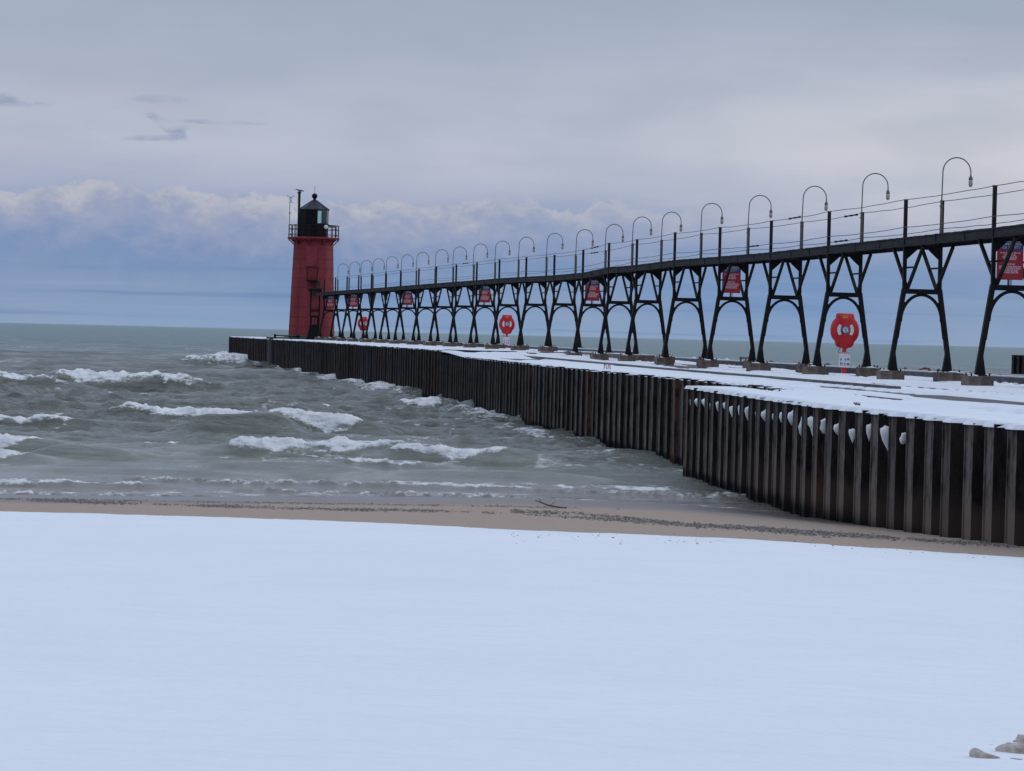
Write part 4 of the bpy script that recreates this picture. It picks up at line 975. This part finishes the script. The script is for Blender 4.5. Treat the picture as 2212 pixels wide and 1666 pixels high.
# ------------------------------------------------------------ shore debris
def scatter(name, pts, m, smin, smax, n, spread, seed, label, flat=.5, zoff=0.):
    R_ = random.Random(seed); b = MB(); P = [on_ground(*q_) for q_ in pts]
    xs = [p.x for p in P]; ys = [p.y for p in P]; pos = []
    for _ in range(n):
        x = R_.uniform(xs[0]-1, xs[-1]+.3); yc = float(np.interp(x, xs, ys)); 
        dens = float(fbm(np.array([x*1.4]), np.array([3.3+seed]), seed, 3)[0])
        y = yc+R_.gauss(0, spread)*(.5+dens)
        if R_.random() > (dens-.30)*3.2: continue
        if x > lwall(y, 'A')-.35: continue
        pos.append((x, y))
    px2 = np.array(pos); gz = ground(px2[:, 0], px2[:, 1])
    for (x, y), z in zip(pos, gz):
        r_ = smin*(smax/smin)**(R_.random()**1.6); a = R_.uniform(0, 3.14); ca, sa = math.cos(a), math.sin(a); e_ = R_.uniform(.5, 1)
        q_ = [(r_, 0, 0), (0, r_*e_, 0), (-r_, 0, 0), (0, -r_*e_, 0), (0, 0, r_*flat*R_.uniform(.6, 1.3))]
        b.add([(x+u*ca-v*sa, y+u*sa+v*ca, z+w+zoff+.004) for u, v, w in q_], [(0, 1, 4), (1, 2, 4), (2, 3, 4), (3, 0, 4)], R_.choice((0, 0, 1, 2)))
    return tag(b.build(name, m), label, None, None, 'stuff')
PEB = [mat('dark_pebble', (.06, .056, .055), .6, (.11, .10, .09), 8), mat('pale_pebble', (.30, .28, .26), .8, (.2, .19, .18), 9), mat('brown_pebble', (.10, .07, .055), .7, (.16, .12, .1), 9)]
scatter('shore_gravel', [(0, 1079), (600, 1098), (1000, 1106), (1250, 1119), (1500, 1136), (1900, 1161), (2212, 1179)], PEB, .010, .032, 9000, .40, 3, 'band of small stones and shells along the wet sand')
scatter('shore_gravel', [(1250, 1110), (1500, 1135), (1900, 1161), (2212, 1180)], PEB, .012, .04, 6000, .5, 5, 'band of coarser stones at the foot of the steel wall')
scatter('shore_debris', [(0, 1078), (400, 1084), (900, 1092), (1300, 1100)], PEB, .008, .026, 3000, .3, 6, 'dark line of plant debris at the water edge')
scatter('snow_flecks', [(1300, 1176), (1600, 1185), (1900, 1203), (2060, 1216)], [PEB[2], PEB[2], PEB[0]], .008, .022, 200, .8, 8, 'few dark flecks on the snow near its edge', .4, .075)
p = on_ground(1190, 1098)
b = MB(); b.tube([(-.28, .1, .14), (-.15, .05, .10), (0, 0, .05), (.2, -.05, .02), (.42, -.1, .01)], [.008, .014, .018, .018, .01], 6); b.tube([(-.15, .05, .1), (-.2, .02, .2)], [.01, .004], 5); b.tube([(.05, 0, .04), (.16, .06, .12)], [.009, .004], 5)
o = tag(b.build('driftwood_branch', DRIFT), 'thin dark driftwood branch lying on the wet sand', 'driftwood'); o.location = (p.x-.05, p.y, p.z+.01); o.scale = (.72, .8, .75)

# frozen sand clods poking out of the snow, lower right corner
for px, py, s, lab in ((3925, 3038, (.042, .026, .034), 'wedge-shaped frozen sand clod in the lower right corner'), (3954, 2990, (.014, .012, .018), 'tiny grey sand clod above the wedge-shaped one'),
                       (4052, 3018, (.055, .035, .036), 'large pale sand clod at the lower right corner'), (4076, 2978, (.03, .024, .03), 'round sand clod cut off by the right edge'), (4006, 3018, (.006, .006, .009), 'small dark pebble-like clod left of the large pale clod'),
                       (4060, 3045, (.034, .02, .014), 'brown sand clod lowest in the corner')):
    p = on_ground(px/1.8445, py/1.8445); p = on_z(px/1.8445, py/1.8445, p.z+.085); bm = bmesh.new(); bmesh.ops.create_icosphere(bm, subdivisions=4, radius=1)
    for v in bm.verts:
        n_ = float(fbm(np.array([v.co.x*1.5+px]), np.array([v.co.y*1.5+v.co.z*2.1]), 5, 3)[0]); v.co *= .55+.9*n_; v.co = Vector((v.co.x*s[0]*1.25, v.co.y*s[1]*1.25, v.co.z*s[2]*1.2))
        if 'wedge' in lab: v.co.z *= 1-.55*min(1, max(0, (v.co.x+.036)/.07))
    me = bpy.data.meshes.new('sand_clod'); bm.to_mesh(me); bm.free(); me.materials.append(SANDC); me.polygons.foreach_set('use_smooth', [True]*len(me.polygons))
    o = tag(link('sand_clod', me), lab, 'sand clod', 'frozen sand clods in the snow'); o.location = (p.x, p.y, p.z+s[2]*.25); o.rotation_euler = (0, 0, -.3)
print('objects', len(bpy.data.objects))
